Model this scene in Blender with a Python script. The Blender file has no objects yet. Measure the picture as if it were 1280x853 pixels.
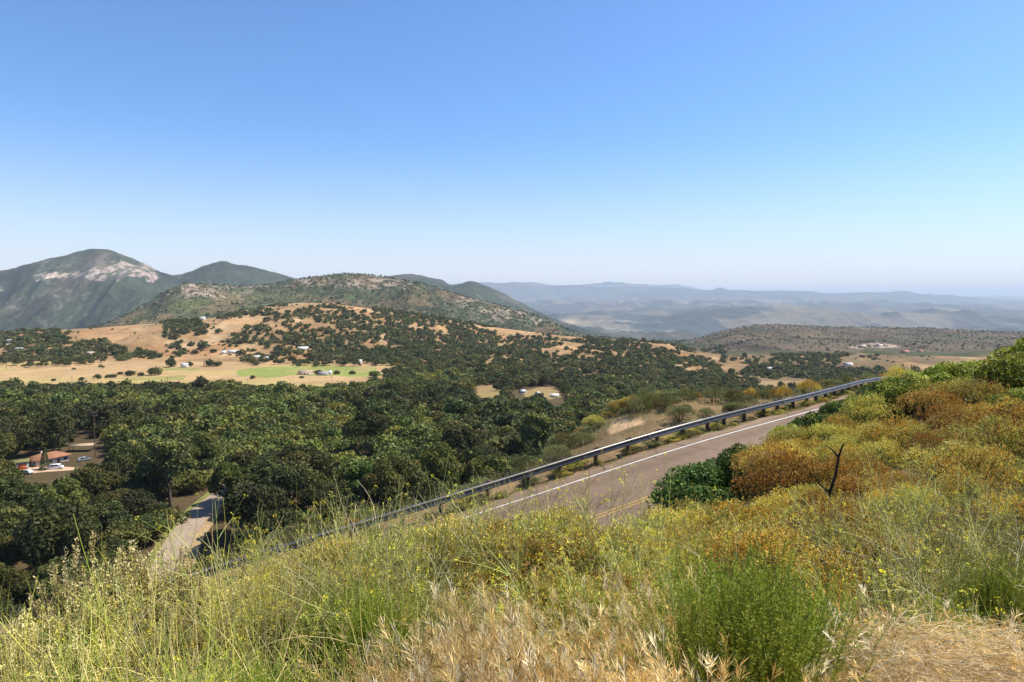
import bpy, math
import numpy as np
from mathutils import Vector, Matrix

# ------------------------------------------------------------------ scene, camera, light
SC = bpy.context.scene
COL = SC.collection
F, PITCH = 853.0, math.atan((426.5 - 368.0) / 853.0)
SP, CP = math.sin(PITCH), math.cos(PITCH)
cam_d = bpy.data.cameras.new('camera'); cam = bpy.data.objects.new('camera', cam_d); COL.objects.link(cam)
cam_d.sensor_width = 36.0; cam_d.lens = 36.0 * F / 1280.0
cam_d.clip_start = 0.05; cam_d.clip_end = 400000.0
cam.location = (0, 0, 0); cam.rotation_euler = (math.pi / 2 - PITCH, 0, 0)
SC.camera = cam

SUN = Vector((0.90, 0.22, 0.0)).normalized()
SUN_EL = math.radians(55)
sun_dir = Vector((SUN.x * math.cos(SUN_EL), SUN.y * math.cos(SUN_EL), math.sin(SUN_EL)))   # towards the sun
W = bpy.data.worlds.new('World'); SC.world = W; W.use_nodes = True
wn = W.node_tree.nodes; wl = W.node_tree.links
bg = wn['Background']
sky = wn.new('ShaderNodeTexSky'); sky.sky_type = 'NISHITA'; sky.sun_disc = False
sky.sun_elevation = SUN_EL; sky.sun_rotation = math.atan2(SUN.x, SUN.y)
sky.altitude = 600; sky.air_density = 1.0; sky.dust_density = 1.2; sky.ozone_density = 3.5
tint = wn.new('ShaderNodeMixRGB'); tint.blend_type = 'MULTIPLY'; tint.inputs[0].default_value = 1.0; tint.inputs[2].default_value = (.74, .975, 1.23, 1)   # clear, deep blue air
wl.new(sky.outputs[0], tint.inputs[1]); tco = wn.new('ShaderNodeTexCoord'); sep = wn.new('ShaderNodeSeparateXYZ'); wl.new(tco.outputs['Generated'], sep.inputs[0])
low_ = wn.new('ShaderNodeMapRange'); low_.inputs[1].default_value = 0.0; low_.inputs[2].default_value = 0.24; low_.inputs[3].default_value = 1.0; low_.inputs[4].default_value = 0.0; wl.new(sep.outputs[2], low_.inputs[0])
pw = wn.new('ShaderNodeMath'); pw.operation = 'POWER'; pw.inputs[1].default_value = 2.0; wl.new(low_.outputs[0], pw.inputs[0])
ml = wn.new('ShaderNodeMath'); ml.operation = 'MULTIPLY'; ml.inputs[1].default_value = 0.95; wl.new(pw.outputs[0], ml.inputs[0])
pale = wn.new('ShaderNodeMixRGB'); pale.inputs[2].default_value = (5.9, 5.85, 6.0, 1); wl.new(ml.outputs[0], pale.inputs[0]); wl.new(tint.outputs[0], pale.inputs[1])   # milky air low over the sea
wl.new(pale.outputs[0], bg.inputs[0]); bg.inputs[1].default_value = 0.103
sl = bpy.data.lights.new('sun', 'SUN'); so = bpy.data.objects.new('sun', sl); COL.objects.link(so)
sl.energy = 5.0; sl.angle = math.radians(0.53); sl.color = (1.0, 0.925, 0.79)
so.rotation_euler = sun_dir.to_track_quat('Z', 'Y').to_euler(); so.location = (0, 0, 300)
SC.view_settings.view_transform = 'Standard'; SC.view_settings.look = 'None'
SC.view_settings.exposure = 0.65; SC.view_settings.gamma = 1.0
SC.view_settings.use_curve_mapping = False
SC.cycles.max_bounces = 6; SC.cycles.diffuse_bounces = 3; SC.cycles.transmission_bounces = 4
SC.cycles.glossy_bounces = 2; SC.cycles.volume_bounces = 0; SC.cycles.caustics_reflective = False
SC.cycles.caustics_refractive = False
SC.cycles.sample_clamp_indirect = 6.0; SC.cycles.use_denoising = True

# ------------------------------------------------------------------ pixel <-> world
def P(px, py, D):
    cx, cy = (px - 640.0) / F, (426.5 - py) / F
    y = CP + cy * SP
    return np.array([cx / y * D, D, (cy * CP - SP) / y * D])
def proj(X, Y, Z):
    d = Y * CP - Z * SP; up = Y * SP + Z * CP
    return 640.0 + F * X / d, 426.5 - F * up / d

# ------------------------------------------------------------------ numpy helpers
R_ = np.random.default_rng(11)
def seed(n):
    global R_
    R_ = np.random.default_rng(n)
def U(a, b, n=None): return R_.uniform(a, b, n)
def unit(n):
    v = R_.normal(size=(n, 3)); return v / np.linalg.norm(v, axis=1, keepdims=True)
def norm(v): return v / np.maximum(np.linalg.norm(v, axis=-1, keepdims=True), 1e-9)
def smooth(a, b, x):
    t = np.clip((x - a) / (b - a), 0, 1); return t * t * (3 - 2 * t)
def pchip_slopes(x, y):
    h = np.diff(x, axis=-1); d = np.diff(y, axis=-1) / np.maximum(h, 1e-9)
    m = np.zeros_like(y)
    d0, d1 = d[..., :-1], d[..., 1:]; h0, h1 = h[..., :-1], h[..., 1:]
    w1, w2 = 2 * h1 + h0, h1 + 2 * h0
    ok = d0 * d1 > 0
    with np.errstate(divide='ignore', invalid='ignore'):
        hm = (w1 + w2) / (w1 / d0 + w2 / d1)
    m[..., 1:-1] = np.where(ok, hm, 0.0)
    m[..., 0] = d[..., 0]; m[..., -1] = d[..., -1]
    return m
def hermite(x0, x1, y0, y1, m0, m1, x):
    h = np.maximum(x1 - x0, 1e-9); t = np.clip((x - x0) / h, 0, 1)
    return ((2*t**3 - 3*t**2 + 1) * y0 + (t**3 - 2*t**2 + t) * h * m0 + (-2*t**3 + 3*t**2) * y1 + (t**3 - t**2) * h * m1)
def pchip1(x, y, q):
    x = np.asarray(x, float); y = np.asarray(y, float); q = np.clip(np.asarray(q, float), x[0], x[-1])
    m = pchip_slopes(x[None], y[None])[0]
    i = np.clip(np.searchsorted(x, q) - 1, 0, len(x) - 2)
    return hermite(x[i], x[i+1], y[i], y[i+1], m[i], m[i+1], q)
_perm = np.random.default_rng(5).uniform(-1, 1, (256, 256))
def vnoise(x, y):
    xi, yi = np.floor(x).astype(int), np.floor(y).astype(int); fx, fy = x - xi, y - yi
    fx = fx * fx * fx * (fx * (fx * 6 - 15) + 10); fy = fy * fy * fy * (fy * (fy * 6 - 15) + 10)
    g = lambda a, b: _perm[(a + 37 * (b // 256)) & 255, b & 255]
    return ((g(xi, yi) * (1 - fx) + g(xi + 1, yi) * fx) * (1 - fy) + (g(xi, yi + 1) * (1 - fx) + g(xi + 1, yi + 1) * fx) * fy)
def fbm(x, y, o=4, gain=0.5):
    s, a = 0.0, 1.0
    for k in range(o):
        s = s + a * vnoise(x * 2**k + 17.3 * k, y * 2**k + 9.1 * k); a *= gain
    return s
def ridged(x, y, o=4):
    s, a = 0.0, 1.0
    for k in range(o):
        s = s + a * (1 - 2 * np.abs(vnoise(x * 2**k + 3.7 * k, y * 2**k + 8.3 * k))); a *= 0.5
    return s

# ------------------------------------------------------------------ mesh helpers
class Geo:
    def __init__(self): self.v, self.q, self.t, self.c, self.n = [], [], [], [], 0
    def add(self, v, q=None, t=None, c=(0.5, 0.5, 0.5)):
        v = np.asarray(v, np.float32).reshape(-1, 3)
        if q is not None and len(q): self.q.append(np.asarray(q, np.int64) + self.n)
        if t is not None and len(t): self.t.append(np.asarray(t, np.int64) + self.n)
        c = np.asarray(c, np.float32)
        if c.ndim == 1: c = np.broadcast_to(c, (len(v), 3))
        self.v.append(v); self.c.append(c); self.n += len(v)
    def leaves(self, c, d, nrm, l, w, col):
        n = len(c); d = norm(d); s = norm(np.cross(d, nrm)); l = np.broadcast_to(l, (n,))[:, None]; w = np.broadcast_to(w, (n,))[:, None]
        v = np.stack([c, c + d * l * .5 + s * w * .5, c + d * l, c + d * l * .5 - s * w * .5], 1)
        self.add(v, np.arange(4 * n).reshape(n, 4), c=np.repeat(np.broadcast_to(np.asarray(col, np.float32), (n, 3)), 4, 0))
    def ribbons(self, p, w, col):                      # p (N,K,3)
        n, k = p.shape[:2]; t = norm(np.gradient(p, axis=1)); s = norm(np.cross(t, unit(n)[:, None, :]))
        w = np.broadcast_to(np.asarray(w, float).reshape(-1, 1), (n, 1)) * np.linspace(1, .35, k)[None]
        v = np.stack([p + s * w[..., None] * .5, p - s * w[..., None] * .5], 2).reshape(-1, 3)
        b = (np.arange(n) * 2 * k)[:, None] + 2 * np.arange(k - 1)[None]; b = b.reshape(-1, 1)
        col = np.broadcast_to(np.asarray(col, np.float32), (n, 3)) if np.ndim(col) < 3 else col
        cc = np.repeat(col, 2 * k, 0) if col.ndim == 2 else np.repeat(col.reshape(-1, 3), 2, 0)
        self.add(v, b + np.array([[0, 1, 3, 2]]), c=cc)
    def tubes(self, p, r, col, sides=3, taper=.4):
        p = np.asarray(p, float); n, k = p.shape[:2]; t = norm(np.gradient(p, axis=1))
        a = norm(np.cross(t, np.array([.31, .87, .39])[None, None])); b = np.cross(t, a)
        r = (np.broadcast_to(np.asarray(r, float).reshape(-1, 1), (n, 1)) * np.linspace(1, taper, k)[None])[..., None]
        an = np.arange(sides) * 2 * math.pi / sides
        v = np.stack([p + r * (a * math.cos(x) + b * math.sin(x)) for x in an], 2).reshape(-1, 3)
        base = ((np.arange(n) * k)[:, None] + np.arange(k - 1)[None]).reshape(-1, 1) * sides
        q = np.concatenate([np.concatenate([base + j, base + (j + 1) % sides, base + sides + (j + 1) % sides, base + sides + j], 1) for j in range(sides)])
        col = np.broadcast_to(np.asarray(col, np.float32), (n, 3))
        self.add(v, q, c=np.repeat(col, k * sides, 0))
    def box(self, c, s, col=(.5, .5, .5), rz=0.0, top=1.0):
        x, y, z = [k * .5 for k in s]
        v = np.array([[-x, -y, -z], [x, -y, -z], [x, y, -z], [-x, y, -z], [-x*top, -y*top, z], [x*top, -y*top, z], [x*top, y*top, z], [-x*top, y*top, z]])
        ca, sa = math.cos(rz), math.sin(rz)
        v = np.stack([v[:, 0] * ca - v[:, 1] * sa, v[:, 0] * sa + v[:, 1] * ca, v[:, 2]], 1) + np.asarray(c)
        self.add(v, [[0, 3, 2, 1], [4, 5, 6, 7], [0, 1, 5, 4], [1, 2, 6, 5], [2, 3, 7, 6], [3, 0, 4, 7]], c=col)
    def merge(self, g, loc, rz, sc, tint=None):
        V, Q, T, C = g.arrays()
        ca, sa = math.cos(rz), math.sin(rz); sc = np.broadcast_to(sc, (3,))
        v = V * sc; v = np.stack([v[:, 0] * ca - v[:, 1] * sa, v[:, 0] * sa + v[:, 1] * ca, v[:, 2]], 1) + np.asarray(loc)
        self.add(v, Q, T, C if tint is None else C * np.asarray(tint, np.float32))
    def arrays(self):
        if not hasattr(self, '_a'):
            self._a = (np.concatenate(self.v), np.concatenate(self.q) if self.q else np.zeros((0, 4), np.int64),
                       np.concatenate(self.t) if self.t else np.zeros((0, 3), np.int64), np.concatenate(self.c))
        return self._a
    def mesh(self, name, mat, smooth_=False):
        V, Q, T, C = self.arrays()
        me = bpy.data.meshes.new(name); me.vertices.add(len(V)); me.vertices.foreach_set('co', V.astype(np.float32).ravel())
        idx = np.concatenate([Q.ravel(), T.ravel()]).astype(np.int32)
        me.loops.add(len(idx)); me.loops.foreach_set('vertex_index', idx)
        st = np.concatenate([np.arange(len(Q)) * 4, len(Q) * 4 + np.arange(len(T)) * 3]).astype(np.int32)
        me.polygons.add(len(st)); me.polygons.foreach_set('loop_start', st)
        if smooth_: me.polygons.foreach_set('use_smooth', np.ones(len(st), bool))
        me.update(calc_edges=True)
        at = me.attributes.new('Col', 'FLOAT_COLOR', 'POINT')
        at.data.foreach_set('color', np.concatenate([C, np.ones((len(C), 1), np.float32)], 1).astype(np.float32).ravel())
        me.materials.append(mat); me.validate(); return me
    def obj(self, name, mat, parent=None, smooth_=False):
        o = bpy.data.objects.new(name, self.mesh(name, mat, smooth_)); COL.objects.link(o)
        if parent is not None: o.parent = parent
        return o
def tag(o, label=None, cat=None, group=None, kind=None):
    if label: o['label'] = label
    if cat: o['category'] = cat
    if group: o['group'] = group
    if kind: o['kind'] = kind
    return o
def thing(name, label, cat, loc=(0, 0, 0), rz=0.0, group=None):
    o = bpy.data.objects.new(name, None); COL.objects.link(o); o.empty_display_size = .1
    o.location = loc; o.rotation_euler = (0, 0, rz); return tag(o, label, cat, group)
_used = set()
def place(proto, loc, rz=0.0, sc=1.0, label=None, group=None, tilt=(0, 0)):
    """first use moves the thing itself, then copies of it and of its parts"""
    if proto.name not in _used: _used.add(proto.name); r = proto
    else:
        r = proto.copy(); COL.objects.link(r)
        for ch in list(proto.children):
            c = ch.copy(); COL.objects.link(c); c.parent = r
            for g in list(ch.children):
                d = g.copy(); COL.objects.link(d); d.parent = c
    r.location = loc; r.rotation_euler = (tilt[0], tilt[1], rz); r.scale = (sc, sc, sc) if np.ndim(sc) == 0 else sc
    if label: r['label'] = label
    if group: r['group'] = group
    return r

# ------------------------------------------------------------------ materials
def newmat(name):
    m = bpy.data.materials.new(name); m.use_nodes = True; nt = m.node_tree
    return m, nt, nt.nodes, nt.links, nt.nodes['Principled BSDF']
def leaf_mat(name, trans=.35, rough=.6, tint=1.25, tb=.7):
    m, nt, n, l, b = newmat(name)
    a = n.new('ShaderNodeAttribute'); a.attribute_name = 'Col'
    oi = n.new('ShaderNodeObjectInfo'); hs = n.new('ShaderNodeHueSaturation')
    mr = n.new('ShaderNodeMapRange'); mr.inputs[3].default_value = .68; mr.inputs[4].default_value = 1.38
    mh = n.new('ShaderNodeMapRange'); mh.inputs[3].default_value = .478; mh.inputs[4].default_value = .512
    l.new(oi.outputs['Random'], mr.inputs[0]); l.new(oi.outputs['Random'], mh.inputs[0])
    l.new(a.outputs[0], hs.inputs['Color']); l.new(mr.outputs[0], hs.inputs['Value']); l.new(mh.outputs[0], hs.inputs['Hue'])
    l.new(hs.outputs[0], b.inputs['Base Color']); b.inputs['Roughness'].default_value = rough
    b.inputs['Specular IOR Level'].default_value = .25
    t = n.new('ShaderNodeBsdfTranslucent'); mx = n.new('ShaderNodeMixShader'); mx.inputs[0].default_value = trans
    sc = n.new('ShaderNodeMixRGB'); sc.blend_type = 'MULTIPLY'; sc.inputs[0].default_value = 1; sc.inputs[2].default_value = (tint, tint, tint * tb, 1)
    l.new(hs.outputs[0], sc.inputs[1]); l.new(sc.outputs[0], t.inputs[0])
    l.new(b.outputs[0], mx.inputs[1]); l.new(t.outputs[0], mx.inputs[2]); l.new(mx.outputs[0], n['Material Output'].inputs[0])
    return m
def col_mat(name, rough=.8, spec=.2, noise=None, bump=0.0, metal=0.0):
    """attribute colour times procedural noise: noise = [(scale per metre, low, high), ...]"""
    m, nt, n, l, b = newmat(name)
    a = n.new('ShaderNodeAttribute'); a.attribute_name = 'Col'; c = a.outputs[0]
    tc = n.new('ShaderNodeTexCoord'); last = None
    for (s, lo, hi) in (noise or []):
        t = n.new('ShaderNodeTexNoise'); t.inputs['Scale'].default_value = s; t.inputs['Detail'].default_value = 5
        t.inputs['Roughness'].default_value = .62
        l.new(tc.outputs['Object'], t.inputs[0])
        mr = n.new('ShaderNodeMapRange'); mr.inputs[1].default_value = .3; mr.inputs[2].default_value = .7
        mr.inputs[3].default_value = lo; mr.inputs[4].default_value = hi
        l.new(t.outputs[0], mr.inputs[0])
        mu = n.new('ShaderNodeMixRGB'); mu.blend_type = 'MULTIPLY'; mu.inputs[0].default_value = 1
        l.new(c, mu.inputs[1]); l.new(mr.outputs[0], mu.inputs[2]); c = mu.outputs[0]; last = t
    l.new(c, b.inputs['Base Color']); b.inputs['Roughness'].default_value = rough
    b.inputs['Specular IOR Level'].default_value = spec; b.inputs['Metallic'].default_value = metal
    if bump and last:
        bp = n.new('ShaderNodeBump'); bp.inputs['Strength'].default_value = .6; bp.inputs['Distance'].default_value = bump
        l.new(last.outputs[0], bp.inputs['Height']); l.new(bp.outputs[0], b.inputs['Normal'])
    return m
def scrub_mat(name, cell, dark, noise, rocks=None, bump=1.0):
    """terrain: attribute colour, shrub-sized cells darker than the soil between, pale rock outcrops"""
    m = col_mat(name, .9, .1, noise, bump)
    nt = m.node_tree; n, l = nt.nodes, nt.links; b = n['Principled BSDF']
    c = b.inputs['Base Color'].links[0].from_socket; tc = [x for x in n if x.type == 'TEX_COORD'][0]
    v = n.new('ShaderNodeTexVoronoi'); v.inputs['Scale'].default_value = 1 / cell; l.new(tc.outputs['Object'], v.inputs[0])
    mr = n.new('ShaderNodeMapRange'); mr.inputs[1].default_value = .25; mr.inputs[2].default_value = .6
    mr.inputs[3].default_value = dark; mr.inputs[4].default_value = 1.25; l.new(v.outputs['Distance'], mr.inputs[0])
    mu = n.new('ShaderNodeMixRGB'); mu.blend_type = 'MULTIPLY'; mu.inputs[0].default_value = 1
    l.new(c, mu.inputs[1]); l.new(mr.outputs[0], mu.inputs[2]); l.new(mu.outputs[0], b.inputs['Base Color'])
    return m
M = dict(
    oak=leaf_mat('oak_leaf', .22, .65), shrub=leaf_mat('shrub_leaf', .25), straw=leaf_mat('straw', .30, .5, 1.1, .95),
    weed=leaf_mat('weed_stem', .25, .45), petal=leaf_mat('petal', .4, .5, 1.1),
    bark=col_mat('bark', .9, .1, [(3, .6, 1.3)]), wood=col_mat('weathered_wood', .85, .15, [(6, .6, 1.3)]),
    soil=col_mat('soil', .95, .05, [(.35, .75, 1.2), (4, .7, 1.25)], .03),
    stone=col_mat('stone', .9, .15, [(.25, .7, 1.2), (1.2, .75, 1.2)], .3),
    wall=col_mat('painted_wall', .7, .25, [(.8, .9, 1.06)]), roof=col_mat('roof_tile', .8, .15, [(.6, .8, 1.15), (4, .8, 1.15)]),
    paint=col_mat('vehicle_paint', .25, .5, [(1, .97, 1.03)]), glass=col_mat('dark_glass', .08, .6, [(1, .95, 1.05)]),
    rubber=col_mat('rubber', .8, .2, [(5, .8, 1.1)]),
    steel=col_mat('galvanised_steel', .4, .5, [(.7, .75, 1.12), (9, .85, 1.1)], 0, .75),
)

# ------------------------------------------------------------------ far terrain: nodes (valleys, crests) per bearing
UG = np.linspace(-1.45, 1.45, 1250)
PXG = 640 + F * UG
def curve(pts):
    a = np.array(pts, float); s = np.tan(np.arctan((426.5 - a[:, 1]) / F) - PITCH)
    y = pchip1(a[:, 0], s, PXG); D = pchip1(a[:, 0], a[:, 2], PXG); return D, y * D
def flat(D, z): return np.full_like(UG, D), np.broadcast_to(np.asarray(z, float), UG.shape).copy()
rs = smooth(560, 1000, PXG)
ND = [flat(80, -72), flat(190, -63.5 - 10 * rs), flat(685, -86 - 20 * rs), flat(900, -89 - 26 * rs),
  curve([(-500, 440, 1300), (-100, 420, 1300), (0, 415, 1250), (60, 413, 1250), (110, 410, 1250), (160, 406, 1250), (200, 404, 1280), (250, 401, 1350), (290, 392, 1450),
         (330, 383, 1550), (380, 378, 1600), (440, 382, 1600), (500, 391, 1600), (560, 400, 1600), (640, 412, 1600), (720, 421, 1550), (760, 424, 1500), (830, 432, 1450),
         (870, 441, 1400), (930, 446, 1350), (1000, 444, 1400), (1280, 446, 1400), (1800, 450, 1400)])]
D4, Z4 = ND[4]
right = smooth(850, 930, PXG)
ND.append((D4 * 1.22, (Z4 - 38) * (1 - right) + right * np.tan(np.arctan((426.5 - 438) / F) - PITCH) * D4 * 1.22))
ND.append(curve([(-500, 440, 2500), (0, 424, 2500), (80, 418, 2500), (112, 411, 2500), (140, 402, 2450), (180, 383, 2400), (215, 363, 2450), (240, 357, 2500), (300, 358, 2600), (340, 356, 2650), (370, 350, 2700),
         (400, 346, 2700), (450, 342, 2700), (470, 344, 2700), (520, 353, 2650), (560, 363, 2600), (600, 374, 2550), (640, 385, 2500), (670, 394, 2450), (690, 402, 2400),
         (715, 414, 2400), (760, 422, 2500), (820, 428, 2800), (860, 426, 3000), (885, 419, 3200), (930, 409, 3300), (960, 406, 3300), (1000, 407, 3400), (1050, 409, 3400),
         (1150, 410, 3500), (1200, 412, 3500), (1280, 416, 3500), (1500, 428, 3500), (1800, 440, 3500)]))
D6, Z6 = ND[6]
ND.append((D6 * 1.45, Z6 - 150 - 90 * smooth(700, 900, PXG)))
ND.append(curve([(-500, 380, 5200), (-200, 358, 5200), (-60, 344, 5200), (0, 338, 5200), (40, 329, 5200), (80, 320, 5250), (108, 312.5, 5300), (124, 310.5, 5300), (138, 312.5, 5300), (150, 316, 5300), (165, 322, 5300), (190, 334, 5400), (207, 342, 5600), (222, 345, 6000),
         (240, 341, 6300), (262, 332, 6500), (282, 328, 6500), (300, 332, 6500), (315, 333, 6500), (335, 339, 6500), (355, 345, 6500), (375, 350, 6500), (420, 353, 6800), (465, 347, 7000), (490, 343, 7000), (505, 342, 7000), (530, 346, 7000), (550, 348, 7000),
         (567, 354, 7000), (590, 350, 7000), (606, 356, 6900), (630, 366, 6800), (660, 381, 6700), (690, 397, 6600), (720, 409, 6600), (750, 416, 6800), (800, 421, 7000), (900, 424, 7000), (1280, 428, 7000), (1800, 430, 7000)]))
ND += [flat(9300, -500),
  curve([(-500, 400, 12500), (560, 400, 12500), (640, 396, 12500), (700, 393, 12500), (750, 391, 12500), (800, 393, 12500), (850, 388, 12500), (900, 385, 12500), (960, 383, 12500), (1030, 386, 12500), (1070, 390, 12500),
         (1100, 391, 12500), (1150, 392, 12500), (1190, 389, 12500), (1207, 387, 12500), (1230, 391, 12500), (1280, 396, 12500), (1800, 400, 12500)]),
  flat(15500, -430),
  curve([(-500, 372, 20000), (600, 376, 20000), (650, 374, 20000), (700, 377, 20000), (760, 378, 20000), (820, 377, 20000), (900, 376, 20000), (965, 374, 20000), (985, 378, 20000), (1040, 376, 20000), (1085, 375, 20000), (1110, 379, 20000), (1200, 383, 20000), (1280, 386, 20000), (1800, 390, 20000)]),
  flat(24000, -380),
  curve([(-500, 360, 30000), (560, 356, 30000), (620, 354, 30000), (650, 356, 30000), (690, 358, 30000), (720, 357, 30000), (760, 359, 30000), (800, 358, 30000), (850, 360, 30000), (888, 362, 30000), (900, 358, 30000), (912, 362, 30000), (960, 364, 30000), (1000, 364, 30000),
         (1045, 367, 30000), (1080, 365, 30000), (1110, 366, 30000), (1130, 364, 30000), (1150, 367, 30000), (1200, 371, 30000), (1280, 377, 30000), (1400, 382, 30000), (1800, 384, 30000)]),
  flat(36000, -420),
  curve([(-500, 362, 48000), (600, 357, 48000), (640, 354, 48000), (665, 354, 48000), (700, 357, 48000), (740, 355, 48000), (770, 353, 48000), (800, 356, 48000), (840, 356, 48000), (880, 362, 48000), (940, 369, 48000), (1800, 372, 48000)]),
  flat(54000, -420), flat(140000, -420)]
NDD = np.stack([a for a, _ in ND], 1); NDZ = np.stack([b for _, b in ND], 1)       # (cols, nodes)
NDM = pchip_slopes(NDD, NDZ)
KN = NDD.shape[1]
def amp_noise(X, Y, t):
    """relief of each belt, dying out at the crests so that the skyline keeps its line"""
    cr = lambda k, w: 1 - .85 * np.exp(-((t - k) / w) ** 2)
    z = .7 * fbm(X / 60, Y / 60, 3) * smooth(.5, 1.2, t) * (1 - smooth(2.6, 3.2, t))
    b = smooth(3.0, 3.5, t) * (1 - smooth(4.9, 5.2, t))
    z = z + b * cr(4, .2) * (9 * fbm(X / 190, Y / 260, 4) + 5 * ridged(X / 120 + .3 * fbm(X / 300, Y / 300, 2), Y / 330, 3) - 5)
    b = smooth(5.0, 5.4, t) * (1 - smooth(6.9, 7.2, t)); pxr = 640 + F * X / np.maximum(Y, 1); rr = smooth(820, 900, pxr)
    z = z + b * cr(6, .2) * ((1 - .75 * rr) * (14 * fbm(X / 260, Y / 380, 5) + 16 * (ridged(X / 230, Y / 600, 3) - 1)) + 3 * fbm(X / 25, Y / 25, 2))
    b = smooth(7.0, 7.4, t) * (1 - smooth(8.9, 9.3, t))
    wx = X + 160 * fbm(X / 900, Y / 900, 2)
    z = z + b * (cr(8, .33) * (70 * (ridged(wx / 620, Y / 1700, 5) - 1) + 30 * fbm(X / 280, Y / 520, 4)) + 7 * fbm(X / 90, Y / 200, 3))
    b = smooth(9.0, 9.5, t); c = (1 - smooth(16.5, 17, t)) * (1 - .6 * np.exp(-((t - 14) / .3) ** 2)) * (1 - .6 * np.exp(-((t - 10) / .2) ** 2))
    z = z + b * c * (85 * (ridged(X / 1500, Y / 2600, 5) - .8) + 45 * fbm(X / 600, Y / 900, 3))
    return z
def far_eval(X, Y):
    X = np.asarray(X, float); Y = np.maximum(np.asarray(Y, float), 81.0)
    u = np.clip(X / Y, UG[0], UG[-1]); f = (u - UG[0]) / (UG[1] - UG[0]); i = np.clip(f.astype(int), 0, len(UG) - 2); f = f - i
    def lerp(A, k): return A[i, k] * (1 - f) + A[i + 1, k] * f
    k = np.zeros(u.shape, int)
    for j in range(1, KN - 1): k = np.where(Y >= lerp(NDD, np.full(u.shape, j)), j, k)
    D0, D1 = lerp(NDD, k), lerp(NDD, k + 1)
    z = hermite(D0, D1, lerp(NDZ, k), lerp(NDZ, k + 1), lerp(NDM, k), lerp(NDM, k + 1), Y)
    return z, k + np.clip((Y - D0) / (D1 - D0), 0, 1)
def far_z(X, Y):
    z, t = far_eval(X, Y); return z + amp_noise(np.asarray(X, float), np.asarray(Y, float), t)
def far_hit(px, py, D0=120.0, D1=4500.0):
    """where the sight line of a pixel meets the far ground"""
    D = np.geomspace(D0, D1, 1500); d = P(px, py, 1.0)
    g = far_z(d[0] * D, D); i = np.argmax(d[2] * D <= g)
    if d[2] * D[i] > g[i]: i = -1
    return np.array([d[0] * D[i], D[i], g[i]])
def inpoly(px, py, poly):
    x, y = np.array(poly, float).T; c = np.zeros(np.shape(px), bool); j = len(x) - 1
    for i in range(len(x)):
        with np.errstate(divide='ignore', invalid='ignore'):
            c ^= ((y[i] > py) != (y[j] > py)) & (px < (x[j] - x[i]) * (py - y[i]) / (y[j] - y[i]) + x[i])
        j = i
    return c
def blobs(px, py, L):
    s = np.zeros(np.shape(px))
    for (x, y, rx, ry) in L: s = np.maximum(s, np.exp(-(((px - x) / rx) ** 2 + ((py - y) / ry) ** 2)))
    return s
def mixc(a, b, t): return a + (np.asarray(b) - a) * t[..., None]

def sheet(name, k0, k1, rows, mat, colour):
    tt = np.concatenate([np.linspace(k, k + 1, rows[k - k0], endpoint=False) for k in range(k0, k1)] + [[k1]])
    n = len(tt); k = np.minimum(tt.astype(int), KN - 2); fr = tt - k
    Dm = NDD[:, k] * (1 - fr) + NDD[:, k + 1] * fr
    Z = hermite(NDD[:, k], NDD[:, k + 1], NDZ[:, k], NDZ[:, k + 1], NDM[:, k], NDM[:, k + 1], Dm)
    X = UG[:, None] * Dm; T = np.broadcast_to(tt[None], X.shape)
    Z = Z + amp_noise(X, Dm, T)
    px, py = proj(X, Dm, Z)
    g = Geo(); m = len(UG)
    i = np.arange(m * n).reshape(m, n)
    q = np.stack([i[:-1, :-1], i[1:, :-1], i[1:, 1:], i[:-1, 1:]], -1).reshape(-1, 4)
    g.add(np.stack([X, Dm, Z], -1), q, c=colour(X, Dm, Z, T, px, py).reshape(-1, 3))
    o = g.obj(name, mat, smooth_=True); o['kind'] = 'structure'; return o
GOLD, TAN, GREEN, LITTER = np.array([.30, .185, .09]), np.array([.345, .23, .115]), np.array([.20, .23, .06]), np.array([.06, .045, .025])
def c_valley(X, Y, Z, T, px, py):
    c = np.broadcast_to(TAN, X.shape + (3,)).copy()
    n = fbm(X / 45, Y / 120, 4)
    c = c * (1 + .13 * n)[..., None]
    c = mixc(c, [.36, .30, .10], .5 * smooth(.0, .7, fbm(X / 90 + 7, Y / 60, 3)))
    g = inpoly(px + 4 * n, py + n, [(296, 463), (330, 459), (395, 458), (470, 459), (478, 470), (440, 472), (380, 470), (345, 473), (300, 471)])
    c = mixc(c, GREEN, g * (.55 + .4 * smooth(-.5, .3, fbm(X / 25 + 3, Y / 60, 3))))
    g = inpoly(px + 6 * n, py + n, [(150, 472), (196, 472), (240, 470), (232, 476), (160, 477)]) | inpoly(px + 6 * n, py + n, [(195, 461), (250, 459), (240, 463), (198, 464)])
    c = mixc(c, GREEN * .9, g * .6)
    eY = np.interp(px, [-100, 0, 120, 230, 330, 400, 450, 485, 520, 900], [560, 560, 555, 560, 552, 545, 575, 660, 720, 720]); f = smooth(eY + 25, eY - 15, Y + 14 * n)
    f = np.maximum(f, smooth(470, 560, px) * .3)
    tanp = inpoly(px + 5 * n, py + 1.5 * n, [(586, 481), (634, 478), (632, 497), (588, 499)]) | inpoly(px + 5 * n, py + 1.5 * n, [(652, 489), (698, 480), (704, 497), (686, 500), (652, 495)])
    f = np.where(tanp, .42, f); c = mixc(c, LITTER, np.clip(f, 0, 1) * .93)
    return c
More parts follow.
